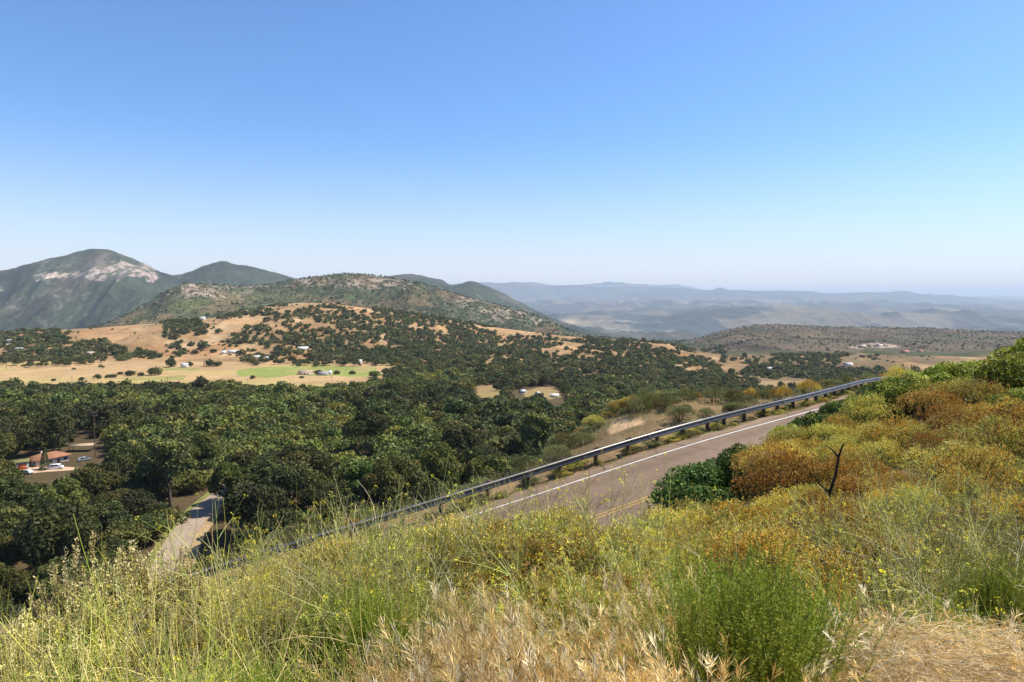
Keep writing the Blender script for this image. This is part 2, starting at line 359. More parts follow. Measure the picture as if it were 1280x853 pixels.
DENS = [(40, 430, 60, 12, 1.0), (20, 452, 40, 8, .6), (75, 446, 60, 10, 1.0), (110, 438, 45, 14, 1.0), (150, 440, 50, 9, 1.0), (215, 420, 22, 16, 1.1), (235, 410, 18, 12, 1.1), (60, 418, 60, 5, .7),
        (350, 425, 45, 16, 1.0), (400, 425, 60, 22, 1.0), (450, 420, 60, 26, .85), (510, 420, 60, 28, .85), (560, 430, 60, 25, .82), (470, 445, 90, 14, 1.2), (560, 455, 120, 14, .9), (640, 440, 60, 16, .55), (640, 460, 120, 14, .85), (720, 450, 80, 14, .62), (780, 440, 70, 14, .55), (800, 458, 100, 14, .8), (840, 470, 120, 16, 1.15),
        (760, 476, 160, 12, 1.2), (650, 472, 140, 10, 1.5), (520, 474, 60, 8, 1.4), (560, 490, 60, 8, 1.5), (330, 415, 20, 6, .5), (395, 395, 60, 10, .6), (480, 398, 60, 10, .7), (540, 405, 40, 10, .8), (560, 418, 60, 6, .8), (640, 425, 50, 6, .4), (740, 430, 60, 6, .5), (850, 440, 50, 10, .7), (930, 462, 60, 10, .9), (1010, 452, 60, 9, .9), (1000, 468, 90, 8, 1.2), (1080, 470, 60, 8, 1.0),
        (330, 395, 60, 6, .5), (270, 412, 60, 10, .10), (890, 485, 80, 10, 1.3), (395, 456, 40, 5, .9), (480, 462, 30, 5, .8), (345, 453, 30, 3, .5), (430, 462, 12, 4, .5), (700, 405, 60, 10, .2)]
def dens_at(px, py):
    d = np.zeros(np.shape(px))
    for (a, b, c, e, w) in DENS: d = np.maximum(d, w * np.exp(-(((px - a) / c) ** 2 + ((py - b) / e) ** 2)))
    return d
def c_gold(X, Y, Z, T, px, py):
    n = fbm(X / 70, Y / 110, 5); c = np.broadcast_to(GOLD, X.shape + (3,)) * (1 + .22 * n)[..., None]
    c = mixc(c, [.30, .14, .06], .55 * smooth(.1, .8, fbm(X / 150 + 5, Y / 90, 3)))
    c = mixc(c, [.42, .31, .18], .5 * smooth(.25, .7, fbm(X / 40 + 9, Y / 40 + 3, 3))); c = mixc(c, [.115, .092, .045], .75 * np.clip(dens_at(px, py) * .75 - .18 + .55 * fbm(X / 38, Y / 55, 3), 0, 1)); c = mixc(c, [.20, .125, .06], .5 * smooth(.3, .75, ridged(X / 70 + .3 * n, Y / 260, 3) - .5))
    r = smooth(870, 960, px) * .85; c = mixc(c, [.12, .09, .048], r * smooth(-.9, .1, n))
    c = mixc(c, [.062, .07, .032], smooth(4.15, 4.6, T))
    return c
def c_rocky(X, Y, Z, T, px, py):
    n = fbm(X / 60, Y / 90, 5)
    c = np.broadcast_to(np.array([.046, .056, .026]), X.shape + (3,)) * (1 + .3 * n)[..., None]
    c = mixc(c, [.095, .10, .04], .8 * blobs(px, py, [(250, 384, 70, 12), (180, 395, 60, 10), (330, 372, 60, 6)]))
    c = mixc(c, [.16, .10, .055], .5 * smooth(.1, .7, fbm(X / 110 + 3, Y / 160, 4)))
    rk = np.maximum(blobs(px, py, [(235, 360, 40, 7), (300, 357, 60, 4), (260, 368, 60, 7), (640, 388, 60, 14), (600, 375, 45, 10), (670, 402, 26, 8), (470, 354, 60, 8), (390, 352, 40, 5)]), .12)
    k = smooth(.25, .6, fbm(X / 16, Y / 22, 3) + .55 * rk - .12) * rk
    c = mixc(c, [.33, .26, .20], np.clip(k * .8, 0, .7))
    br = smooth(850, 900, px)
    b = np.broadcast_to(np.array([.085, .064, .037]), X.shape + (3,)) * (1 + .45 * fbm(X / 110, Y / 150, 5))[..., None]
    b = mixc(b, [.060, .060, .032], .7 * smooth(.1, .6, fbm(X / 200 + 4, Y / 260, 4)))
    c = c * (1 - br[..., None]) + b * br[..., None]
    q = inpoly(px + 3 * n, py + .8 * n, [(1058, 434), (1072, 430), (1100, 429), (1128, 431), (1122, 435), (1075, 437)])
    c = mixc(c, [.42, .32, .25], q * smooth(-.2, .4, fbm(X / 30, Y / 40, 3)) * .7)
    return c
def c_mount(X, Y, Z, T, px, py):
    n = fbm(X / 260, Y / 420, 5)
    c = np.broadcast_to(np.array([.029, .039, .023]), X.shape + (3,)) * (1 + .35 * n)[..., None]
    c = mixc(c, [.080, .066, .048], .6 * smooth(.1, .7, fbm(X / 330 + 8, Y / 800, 5)))
    c = mixc(c, [.20, .165, .13], .6 * smooth(.3, .65, fbm(X / 110 + 2, Y / 200, 4)) * blobs(px, py, [(130, 326, 40, 10), (90, 328, 40, 6)]))
    w = 5 * fbm(X / 160, Y / 160, 3); w2 = 2.6 * fbm(X / 110 + 4, Y / 110, 3)
    cl = inpoly(px + w, py + w2, [(38, 345), (70, 341), (100, 340), (122, 334), (150, 330), (172, 327), (188, 332), (186, 341), (170, 345), (158, 347), (140, 351), (124, 351), (108, 346), (60, 349), (40, 350)])
    cl = cl | inpoly(px + w, py + w2, [(176, 340), (190, 335), (196, 345), (186, 354), (178, 350)]) | inpoly(px + w, py + w2, [(-10, 360), (10, 358), (8, 363), (-10, 366)])
    c = mixc(c, np.array([.30, .24, .20]), cl * (.12 + .8 * smooth(-.35, .25, fbm(X / 26, Y / 40, 4))))
    sp = smooth(.45, .62, fbm(X / 40 + 3, Y / 50, 3)) * smooth(.1, .6, fbm(X / 400 + 1, Y / 400, 3))
    return mixc(c, [.26, .23, .19], sp * .18)
def c_far(X, Y, Z, T, px, py):
    n = fbm(X / 900, Y / 1500, 6)
    c = np.broadcast_to(np.array([.045, .058, .055]), X.shape + (3,)) * (1 + .4 * n)[..., None]
    c = mixc(c, [.17, .14, .10], .7 * smooth(.15, .6, fbm(X / 700 + 5, Y / 1500 + 2, 5)) * smooth(14.2, 12, T))
    c = mixc(c, [.30, .26, .22], .6 * smooth(.3, .5, fbm(X / 160, Y / 300, 3)) * blobs(px, py, [(790, 414, 60, 9), (760, 402, 70, 4), (900, 378, 200, 5)]))
    c = mixc(c, [.40, .31, .20], .7 * blobs(px, py, [(716, 402, 18, 4)]))
    return mixc(c, [.10, .13, .17], smooth(16.6, 17.2, T))

valley = sheet('valley_floor', 0, 3, [14, 110, 40], col_mat('valley_ground', .95, .05, [(.05, .85, 1.12), (.4, .8, 1.18)], .2), c_valley)
gold = sheet('grassy_hill', 3, 5, [130, 30], col_mat('golden_grass', .95, .05, [(.02, .85, 1.15), (.12, .8, 1.2)], .6), c_gold)
rocky = sheet('rocky_hill', 5, 7, [150, 16], scrub_mat('chaparral_and_rock', 5.0, .45, [(.02, .75, 1.25), (.12, .7, 1.3)], bump=2.0), c_rocky)
mount = sheet('mountain', 7, 9, [170, 20], scrub_mat('mountain_scrub', 14.0, .6, [(.006, .75, 1.25), (.03, .6, 1.4), (.1, .7, 1.3)], bump=6.0), c_mount)
far = sheet('distant_hills', 9, 16, [60, 16, 60, 14, 50, 10, 24], col_mat('hazy_country', .95, .05, [(.0015, .8, 1.2), (.008, .75, 1.25)], 15.0), c_far)
sea = sheet('sea', 16, 18, [8, 6], col_mat('sea_water', .5, .3, [(.0004, .97, 1.03)]), c_far)

# ------------------------------------------------------------------ the road above the valley and the bank the camera stands on
rail_px = [(120, 752, 20.0), (230, 719, 22.3), (396, 668, 24.6), (640, 594, 28.5), (800, 545, 32.0), (900, 518, 35.6), (1006, 493, 42.0), (1050, 482, 47.0), (1090, 473, 54.0), (1140, 469, 65.0), (1190, 480, 78.0)]
RC = np.array([P(*a) for a in rail_px]); RC[:, 2] -= .76
RC = np.concatenate([[RC[0] + (RC[0] - RC[1]) * 2.2 + [0, .6, .3], RC[0] + (RC[0] - RC[1]) * 1.0], RC, [RC[-1] + (RC[-1] - RC[-2]) * 1.0 + [-3, 4, -3]]])
def catmull(p, step):
    out = []
    for i in range(len(p) - 1):
        a, b, c, d = p[max(i-1, 0)], p[i], p[i+1], p[min(i+2, len(p)-1)]
        m = max(2, int(np.linalg.norm(c - b) / step)); t = (np.arange(m) / m)[:, None]
        out.append(.5 * (2*b + (c-a)*t + (2*a-5*b+4*c-d)*t*t + (3*b-a-3*c+d)*t**3))
    return np.concatenate(out + [p[-1:]])
RL = catmull(RC, .5)
for _ in range(6): RL[1:-1] = (RL[:-2] + 2 * RL[1:-1] + RL[2:]) / 4
RT = norm(np.gradient(RL, axis=0)); RN = np.stack([RT[:, 1], -RT[:, 0], 0 * RT[:, 0]], 1); RN = norm(RN)     # RN: from the rail towards the camera side
def off(d, dz=0.0): return RL + RN * d + [0, 0, dz]
ctrl = []
def top(px, lst):
    for (py, D, h) in lst: p = P(px, py, D); ctrl.append((p[0], p[1], p[2] - h))
top(-150, [(853, 2, .5), (800, 3.2, .7), (775, 5, .9)])
top(0, [(853, 2.2, .6), (800, 3.4, .8), (760, 5.2, .8)])
top(130, [(853, 2.1, .55), (775, 3.5, .8), (735, 5.5, .9)])
top(300, [(853, 2, .5), (790, 2.9, .7), (734, 4.6, .7), (706, 6.3, .62)])
top(480, [(853, 2, .5), (780, 2.8, .7), (700, 4.6, .7), (671, 6.3, .64)])
top(640, [(853, 2, .5), (780, 2.8, .7), (694, 4.5, .7), (635, 6.5, .64)])
top(800, [(853, 2, .5), (765, 3, .7), (680, 5, .75), (636, 7.5, .7)])
top(880, [(853, 2, .5), (765, 3, .7), (690, 5, .8), (640, 8.5, .8)])
top(960, [(853, 2, .5), (750, 3.2, .6), (680, 5.5, .7), (622, 9, .8), (575, 14, .9), (530, 20, 1.0)])
top(1040, [(532, 17, .9), (508, 20, 1.0)])
top(1100, [(853, 2, .5), (750, 3, .6), (660, 5.5, .7), (590, 9.5, .8), (532, 15, .9), (505, 18.5, 1.0), (482, 21.5, 1.1)])
top(1190, [(500, 18, .9), (464, 24, 1.2)])
top(1280, [(853, 2, .5), (750, 3, .6), (650, 5.8, .7), (560, 10.5, .8), (502, 17, .9), (463, 23, 1.2), (443, 28, 1.4)])
top(1450, [(800, 2.2, .6), (650, 5.5, .7), (540, 11, .8), (480, 18, 1.), (440, 26, 1.3), (425, 32, 1.5)])
for (px, py, D, h) in [(870, 575, 17, 1.7), (690, 562, 42, .8), (740, 532, 46, .5), (790, 528, 48, .4), (850, 522, 52, .8), (900, 511, 55, .8), (1000, 488, 64, 1.0)]: top(px, [(py, D, h)])
ctrl += [(0, 0, -1.65), (0, -4, -1.3), (5, -4, -1.0), (-5, -4, -1.6), (0, -14, -.4), (18, -14, 0), (-18, -14, -2.0), (14, 2, -.9), (-14, 2, -6.0), (-40, 0, -22), (-40, -14, -16), (45, 0, 0), (45, -14, 0), (60, 25, 0), (-60, 60, -58), (-100, 20, -58),
         (-24, 40, -23), (-10, 45, -23), (4, 50, -17), (-30, 70, -46), (0, 75, -34), (30, 85, -28), (60, 90, -22), (80, 120, -38), (0, 110, -52), (-60, 110, -66), (40, 130, -52), (100, 60, -16), (75, 75, -22), (55, 62, -12), (120, 130, -40),
         (-120, 160, -74), (-40, 160, -76), (40, 170, -76), (120, 180, -72), (-120, 220, -84), (0, 220, -84), (120, 220, -82), (13, 62, -14), (90, 150, -62), (150, 150, -72), (140, 90, -45), (60, 112, -34), (110, 110, -54), (150, 40, -10), (150, 220, -84), (-5.5, 9, -5.2), (-9, 9.5, -6.8)]
for i in range(0, len(RL), 8):
    for d in (-.3, 4.6, 9.4): p = RL[i] + RN[i] * d; ctrl.append(tuple(p))
    if RL[i, 1] > 52: ctrl += [tuple(RL[i] + RN[i] * -5 + [0, 0, -1.2]), tuple(RL[i] + RN[i] * -13 + [0, 0, -5.5])]
ctrl = np.array(ctrl)
def tps(r2): return np.where(r2 > 1e-9, .5 * r2 * np.log(np.maximum(r2, 1e-9)), 0)
def _fit():
    n = len(ctrl); x = ctrl[:, :2] / 20.0
    K = tps(((x[:, None] - x[None]) ** 2).sum(-1)) + np.eye(n) * 2e-3
    Pm = np.concatenate([np.ones((n, 1)), x], 1); A = np.block([[K, Pm], [Pm.T, np.zeros((3, 3))]])
    return np.linalg.solve(A, np.concatenate([ctrl[:, 2], np.zeros(3)]))
_w = _fit()
def near_z(X, Y):
    X = np.asarray(X, float); Y = np.asarray(Y, float); sh = X.shape; q = np.stack([X.ravel(), Y.ravel()], 1)
    out = np.empty(len(q)); x = ctrl[:, :2] / 20.0
    for s in range(0, len(q), 20000):
        b = q[s:s + 20000] / 20.0
        z = tps(((b[:, None] - x[None]) ** 2).sum(-1)) @ _w[:-3] + _w[-3] + b @ _w[-2:]
        w = q[s:s + 20000]
        dd = ((w[:, None] - RL[None, ::2, :2]) ** 2).sum(-1); j = dd.argmin(1) * 2; dist = np.sqrt(dd.min(1))
        side = ((w - RL[j, :2]) * RN[j, :2]).sum(1)
        far_from = np.where(side < -.5, -.5 - side, np.where(side > 9.6, side - 9.6, 0)); far_from = np.maximum(far_from, dist - 30)
        k = 1 - smooth(0, 2.6, far_from)
        z = z + .12 * fbm(w[:, 0] / 2.3, w[:, 1] / 2.3, 3) * (1 - k) * smooth(1, 4, w[:, 1])
        out[s:s + 20000] = z * (1 - k) + (RL[j, 2] - .05) * k
    return out.reshape(sh)
def near_sheet():
    a = np.linspace(-1, 1, 240); X = 150 * np.sinh(3.6 * a) / math.sinh(3.6); b = np.linspace(0, 1, 230); Y = -16 + 236 * (np.expm1(2.9 * b) / math.expm1(2.9))
    X, Y = np.meshgrid(X, Y, indexing='ij'); Z = near_z(X, Y); m, n = X.shape
    i = np.arange(m * n).reshape(m, n); q = np.stack([i[:-1, :-1], i[1:, :-1], i[1:, 1:], i[:-1, 1:]], -1).reshape(-1, 4)
    c = np.broadcast_to(np.array([.17, .115, .06]), X.shape + (3,)) * (1 + .3 * fbm(X / 3, Y / 3, 4))[..., None]
    c = mixc(c, [.13, .12, .05], .6 * smooth(0, .6, fbm(X / 6 + 4, Y / 6, 3)))
    px, py = proj(X, np.maximum(Y, .5), Z)
    c = mixc(c, [.50, .33, .19], .95 * inpoly(px + 3 * fbm(X, Y, 2), py, [(758, 540), (766, 532), (785, 524), (806, 526), (806, 541), (790, 552), (770, 550)]) * (Y > 38) * (Y < 60))
    g = Geo(); g.add(np.stack([X, Y, Z], -1), q, c=c.reshape(-1, 3)); o = g.obj('hillside', M['soil'], smooth_=True); o['kind'] = 'structure'; return o
hillside = near_sheet()

I_L = int(np.argmax(proj(RL[:, 0], np.maximum(RL[:, 1], .5), RL[:, 2])[0] > 205))     # the brush swallows the road left of here
def strip(name, d0, d1, z, mat, col, thick=0.0, i0=0, i1=None, wob=0.0, n=2):
    g = Geo(); L = np.linspace(0, 1, n); A = off(0)[i0:i1]; N = RN[i0:i1]; m = len(A)
    ds = d0 + (d1 - d0) * L[None] + np.zeros((m, 1))
    if wob: ds[:, 0] += wob * fbm(np.arange(m) / 3.0, np.zeros(m), 3); ds[:, -1] += wob * fbm(np.arange(m) / 3.0, np.ones(m) * 9, 3)
    V = A[:, None] + N[:, None] * ds[..., None] + np.array([0, 0, z]); i = np.arange(m * n).reshape(m, n)
    q = np.stack([i[:-1, :-1], i[1:, :-1], i[1:, 1:], i[:-1, 1:]], -1).reshape(-1, 4)[:, ::-1]
    cc = np.broadcast_to(np.asarray(col, float), (m, n, 3))
    if name == 'road':
        wear = sum(np.exp(-((ds - t) / .32) ** 2) for t in (1.85, 3.5, 5.9, 7.5)); w2 = fbm(np.arange(m)[:, None] / 24.0 + 0 * ds, ds / 1.5, 3)
        edge = smooth(.9, .45, ds) + smooth(8.5, 9.2, ds); cc = cc * (1 - .13 * wear * (1 + .5 * w2) + .08 * w2 + .22 * edge * (1 + w2))[..., None]
    g.add(V.reshape(-1, 3), q, c=cc.reshape(-1, 3))
    o = g.obj(name, mat, smooth_=True); o['kind'] = 'structure'
    return o
def asphalt():
    m = col_mat('asphalt', .88, .25, [(.25, .86, 1.12), (2.2, .88, 1.1), (45, .75, 1.25)], .004)
    n, l = m.node_tree.nodes, m.node_tree.links; b = n['Principled BSDF']; c = b.inputs['Base Color'].links[0].from_socket
    tc = [x for x in n if x.type == 'TEX_COORD'][0]
    ns = n.new('ShaderNodeTexNoise'); ns.inputs['Scale'].default_value = .5; l.new(tc.outputs['Object'], ns.inputs[0])
    ad = n.new('ShaderNodeMixRGB'); ad.blend_type = 'ADD'; ad.inputs[0].default_value = 1.6; l.new(tc.outputs['Object'], ad.inputs[1]); l.new(ns.outputs['Color'], ad.inputs[2])
    v = n.new('ShaderNodeTexVoronoi'); v.feature = 'DISTANCE_TO_EDGE'; v.inputs['Scale'].default_value = .22; l.new(ad.outputs[0], v.inputs[0])
    mr = n.new('ShaderNodeMapRange'); mr.inputs[1].default_value = .001; mr.inputs[2].default_value = .007; mr.inputs[3].default_value = .48; mr.inputs[4].default_value = 1; l.new(v.outputs[0], mr.inputs[0])
    mu = n.new('ShaderNodeMixRGB'); mu.blend_type = 'MULTIPLY'; mu.inputs[0].default_value = 1; l.new(c, mu.inputs[1]); l.new(mr.outputs[0], mu.inputs[2]); l.new(mu.outputs[0], b.inputs['Base Color'])
    return m
M['asphalt'] = asphalt()
M['line'] = col_mat('road_paint', .6, .3, [(1.2, .72, 1.05), (25, .80, 1.06)])
strip('road', .30, 9.2, .004, M['asphalt'], (.172, .118, .080), wob=.12, n=48)
strip('road_edge_line', .96, 1.06, .010, M['line'], (.62, .60, .56), i0=I_L)
strip('road_edge_line', 8.25, 8.37, .010, M['line'], (.80, .78, .74), i0=I_L)
strip('road_center_line', 4.54, 4.62, .010, M['line'], (.50, .31, .08), i0=I_L)
strip('road_center_line', 4.76, 4.84, .010, M['line'], (.50, .31, .08), i0=I_L)

# guardrail
gr = thing('guardrail', 'galvanised steel guardrail on wooden posts along the far edge of the road', 'guardrail', tuple(RL[0]))
def rail_parts():
    prof = [(-.02, .44), (.055, .47), (.06, .52), (-.005, .575), (-.005, .605), (.06, .66), (.055, .71), (.0, .745), (-.03, .752), (-.033, .742), (-.008, .735), (.047, .703), (.047, .66), (-.015, .605), (-.015, .575), (.047, .515), (.043, .477), (-.03, .43)]
    i0, i1 = I_L, len(RL) - 2; n = len(prof); sec = 8
    for k0 in range(i0, i1 - 1, sec):
        k1 = min(k0 + sec + 1, i1); A, N = RL[k0:k1] - RL[0], RN[k0:k1]; m = len(A)
        if m < 2: continue
        A = A.copy(); A[-1] += RT[k1 - 1] * .16; lap = np.zeros(m); lap[-1] = .006; lap[0] = -.004
        V = np.stack([A + N * (a_ + lap[:, None]) + [0, 0, h_] for a_, h_ in prof], 1); i = np.arange(m * n).reshape(m, n); j = np.roll(i, -1, 1)
        q = np.stack([i[:-1], j[:-1], j[1:], i[1:]], -1).reshape(-1, 4)
        g = Geo(); g.add(V.reshape(-1, 3), q, c=np.array([.135, .132, .128]) * U(.82, 1.18))
        for h_ in (.54, .59, .62, .67):
            for e in (.05, .12): p_ = A[-1] - RT[k1 - 1] * e + N[-1] * .045; g.box(p_ + [0, 0, h_], (.03, .03, .03), (.22, .2, .19), math.atan2(RT[k1-1, 1], RT[k1-1, 0]))
        g.obj('rail_beam', M['steel'], gr)
    s = np.concatenate([[0], np.cumsum(np.linalg.norm(np.diff(RL, axis=0), axis=1))])
    pm = None
    for d in np.arange(s[i0] + .6, s[i1 - 1], 1.905):
        k = int(np.searchsorted(s, d)); b = RL[k] - RL[0]; rz = math.atan2(RT[k, 1], RT[k, 0])
        if pm is None:
            g = Geo(); g.box((0, 0, .0), (.13, .18, 1.36), (.10, .066, .045)); pm = g.mesh('post', M['wood'])
            g = Geo(); g.box((0, 0, 0), (.15, .17, .34), (.10, .06, .04)); bm = g.mesh('offset_block', M['wood'])
        o = bpy.data.objects.new('post', pm); COL.objects.link(o); o.parent = gr; o.location = b + RN[k] * -.31; o.rotation_euler = (0, 0, rz)
        w = bpy.data.objects.new('offset_block', bm); COL.objects.link(w); w.parent = o; w.location = (0, -.188, .595)
rail_parts()

# ------------------------------------------------------------------ lower road in the valley
def ground(X, Y):
    X = np.asarray(X, float); Y = np.asarray(Y, float); a = far_z(X, Y); k = (Y < 219) & (np.abs(X) < 149)
    n = near_z(np.where(k, X, 0), np.where(k, Y, 10)); return np.where(k, np.maximum(a, n), a)
LR = catmull(np.array([(-60, 118, 0), (-74, 140, 0), (-84, 165, 0), (-89.5, 190, 0), (-92.5, 215, 0), (-95, 240, 0), (-97, 265, 0), (-95, 292, 0), (-90, 320, 0), (-80, 360, 0)], float), 2.0)
LR[:, 2] = ground(LR[:, 0], LR[:, 1])
for _ in range(20): LR[1:-1, 2] = (LR[:-2, 2] + 2 * LR[1:-1, 2] + LR[2:, 2]) / 4
LR[:, 2] += .35
LT = norm(np.gradient(LR, axis=0)); LN = norm(np.stack([LT[:, 1], -LT[:, 0], 0 * LT[:, 0]], 1))
def lower(name, d0, d1, z, mat, col, i0=0, i1=None):
    g = Geo(); A = LR[i0:i1]; N = LN[i0:i1]; m = len(A)
    V = np.stack([A + N * d0 + [0, 0, z - 1.2 * 0], A + N * d1 + [0, 0, z]], 1).reshape(-1, 3); i = np.arange(2 * m).reshape(m, 2)
    g.add(V, np.stack([i[:-1, 0], i[:-1, 1], i[1:, 1], i[1:, 0]], -1), c=col); o = g.obj(name, mat, smooth_=True); o['kind'] = 'structure'
lower('lower_road', -3.4, 3.4, .0, M['asphalt'], (.29, .225, .165))
lower('lower_road_line', -.08, .08, .03, M['line'], (.46, .38, .26))
lower('road_shoulder', -5.2, -3.4, -.05, M['soil'], (.17, .17, .055))
lower('road_shoulder', 3.4, 6.0, -.05, M['soil'], (.34, .24, .13))

# ------------------------------------------------------------------ trees
OAK = np.array([[.037, .048, .012], [.052, .066, .015], [.074, .089, .020], [.045, .054, .016], [.088, .086, .024]])
def make_crown(R, H, z0, nl, n, leaf, pal=OAK, flat_=.8, lobe=(.28, .46), inner=.12, lo=.28, full=False):
    g = Geo(); a = U(0, 2 * math.pi, nl); rr = R * np.sqrt(U(0, 1, nl)) * .72
    zz = z0 + H * (lo + .5 * (1 - (rr / R) ** 2) * U(.5, 1.15, nl))
    c = np.stack([rr * np.cos(a), rr * np.sin(a), zz], 1); lr = R * U(lobe[0], lobe[1], nl)
    w = lr ** 2; k = R_.choice(nl, n, p=w / w.sum()); d = unit(n); d[:, 2] = np.where((d[:, 2] < -.35) & (U(0, 1, n) < (.2 if full else .75)), -d[:, 2], d[:, 2])
    rad = np.where(U(0, 1, n) < inner, U(.3, .9, n), U(.86, 1.06, n)); p = c[k] + d * (lr[k] * rad)[:, None] * [1, 1, flat_]
    lob = R_.choice(len(pal), nl)[k]; col = pal[np.where(U(0, 1, n) < .7, lob, R_.choice(len(pal), n))] * U(.75, 1.3, n)[:, None]
    dr = norm(d * .55 + unit(n) * .8); nr = norm(d + unit(n) * .7)
    g.leaves(p - dr * leaf * .5, dr, nr, leaf * U(.7, 1.35, n), leaf * U(.55, .95, n), col)
    return g, c, lr
def make_trunk(R, H, z0, cs, r):
    g = Geo(); base = np.array([0, 0, -1.0]); fork = np.array([U(-.3, .3), U(-.3, .3), z0 + H * .12])
    g.tubes(np.array([[base, base * .4 + fork * .3, fork]]), r, (.10, .075, .055), 7, .65)
    for c in cs[:7]:
        m = fork * .55 + c * .45 + [0, 0, -.4]; g.tubes(np.array([[fork - [0, 0, .3], m, c]]), r * .55, (.10, .075, .055), 5, .25)
    return g
seed(21)
protos = []
for i in range(12):
    R, H = (U(4.3, 5.6), U(7.0, 9.5)) if i < 9 else (U(3.4, 4.2), U(10, 12)); z0 = U(1.0, 1.8)
    pal = [OAK, OAK * .75, OAK * [1.5, 1.35, 1.1]][i % 3] if i < 9 else [OAK * [1.9, 1.9, 1.3], OAK * [1.7, 1.5, 1.6], OAK * [1.3, 1.6, 1.1]][i - 9]
    g, cs, lr = make_crown(R, H, z0, int(U(22, 32)), 7500, .46, pal, lobe=(.20, .40), lo=.28 if i < 9 else .12)
    t = thing('oak_tree', 'oak', 'tree'); g.obj('crown', M['oak'], t)
    make_trunk(R, H, z0, cs, .32).obj('trunk', M['bark'], t, True); protos.append((t, R, z0 + H))
low = []
for i in range(8):
    g, _, _ = make_crown(U(4.2, 5.2), U(6.5, 8.5), .6, int(U(9, 15)), 640, 1.05, [OAK, OAK * .85, OAK * [1.35, 1.2, 1.1]][i % 3] * 1.05, lobe=(.30, .50), lo=.12, full=True); low.append(g)
tiny = []
for i in range(6):
    g, _, _ = make_crown(4.8, 6.8, .2, 7, 150, 2.2, OAK * 1.1, lobe=(.4, .6), lo=.10, full=True); tiny.append(g)

# pixels of things that must stay in view: (polygon, distance)
KEEP = [([(205, 680), (222, 662), (276, 616), (289, 616), (284, 632), (262, 660), (300, 668), (300, 690), (205, 690)], 196),
        ([(34, 580), (58, 567), (86, 571), (84, 586), (70, 593), (52, 598), (32, 600), (10, 598), (12, 591)], 262),
        ([(88, 562), (132, 562), (132, 570), (92, 574)], 285), ([(98, 538), (128, 540), (122, 550), (96, 550)], 330),
        ([(116, 530), (124, 530), (124, 560), (116, 560)], 275), ([(683, 489), (705, 489), (705, 502), (683, 500)], 640), ([(640, 488), (660, 486), (662, 494), (640, 496)], 640), ([(594, 485), (626, 484), (624, 491), (598, 493)], 690), ([(660, 485), (698, 481), (690, 487), (662, 489)], 690)]
def hides(x, y, z, R, H):
    px, py0 = proj(x, y, z); _, py1 = proj(x, y, z + H); r = F * R / y * .85
    for poly, D in KEEP:
        if y > D + R * .3: continue
        for (ox, oy) in ((0, 0), (-1, .3), (1, .3), (-.7, .8), (.7, .8), (0, .5), (0, .97), (-.9, .55), (.9, .55)):
            if inpoly(np.array([px + ox * r]), np.array([py0 + (py1 - py0) * oy]), poly)[0]: return True
    return False
def road_d(x, y): return np.sqrt(((LR[:, :2] - [x, y]) ** 2).sum(1).min())
house_p = P(61, 588, 256)
seed(31)
cand = []
def thin(cands, grid, kdist):
    out = []
    for c in cands:
        gx, gy = int(c[0] // 12), int(c[1] // 12); ok = True
        for a in (-1, 0, 1):
            for b in (-1, 0, 1):
                for o in grid.get((gx + a, gy + b), ()):
                    if (o[0] - c[0]) ** 2 + (o[1] - c[1]) ** 2 < (kdist * (o[2] + c[2])) ** 2: ok = False
        if ok: grid.setdefault((gx, gy), []).append(c); out.append(c)
    return out
n = 26000; Yc = np.sqrt(U(62 ** 2, 720 ** 2, n)); uu = U(-.86, .60, n); Xc = uu * Yc; sc_ = np.clip(R_.lognormal(0, .28, n), .55, 1.75) * np.where(Yc < 270, 1.12, 1.0)
Zc = ground(Xc, Yc); pxc, pyc = proj(Xc, Yc, Zc)
nz = fbm(Xc / 60, Yc / 60, 3)
edge = np.interp(pxc, [-100, 0, 120, 230, 330, 400, 450, 485, 520, 700, 900, 1100], [560, 560, 555, 560, 552, 545, 575, 660, 720, 720, 720, 720])
okc = (Yc < edge + 12 * nz) & (fbm(Xc / 16 + 31, Yc / 16, 2) > -.78)
okc &= ~(((inpoly(pxc + 9 * nz, pyc + 2.5 * nz, [(588, 482), (634, 480), (630, 495), (590, 497)])) | inpoly(pxc + 9 * nz, pyc + 2.5 * nz, [(652, 489), (698, 480), (704, 497), (686, 500), (652, 495)])) & (nz > -.75))
dl = np.array([np.min(np.hypot(RL[:, 0] - a, RL[:, 1] - b)) if b < 140 else 99 for a, b in zip(Xc, Yc)])
okc &= (dl > 34) & ~((Yc < 80) & (pxc > 640)) & ~((pxc > 930) & (Yc < 130))
cs = [(Xc[i], Yc[i], 4.9 * sc_[i], Zc[i], sc_[i]) for i in np.nonzero(okc)[0]]
cs = [c for c in cs if road_d(c[0], c[1]) > 4.8 + c[2] * .25 and math.hypot((c[0] - house_p[0]) / 1.2, c[1] - house_p[1]) > 12.5 and not hides(c[0], c[1], c[3], c[2], 9.3 * c[4])]
forced = []
for yy in np.arange(216, 345, 5.5):
    k = int(np.argmin(np.abs(LR[:, 1] - yy)))
    for o_, s_ in ((5.4, 1.15), (-8.5, 1.0)):
        q = LR[k] + LN[k] * (o_ + U(-1, 1)); zz = float(ground(q[:1], q[1:2])[0])
        if not hides(q[0], q[1], zz, 4.9 * s_, 9.3 * s_): forced.append((q[0], q[1], 4.9 * s_, zz, s_))
forest = thin(forced, {}, .3); _g = {}
for c in forest: _g.setdefault((int(c[0] // 12), int(c[1] // 12)), []).append(c)
forest = forest + thin(cs, _g, .46)
forest.sort(key=lambda c: c[1] / c[4])
NEAR = 290
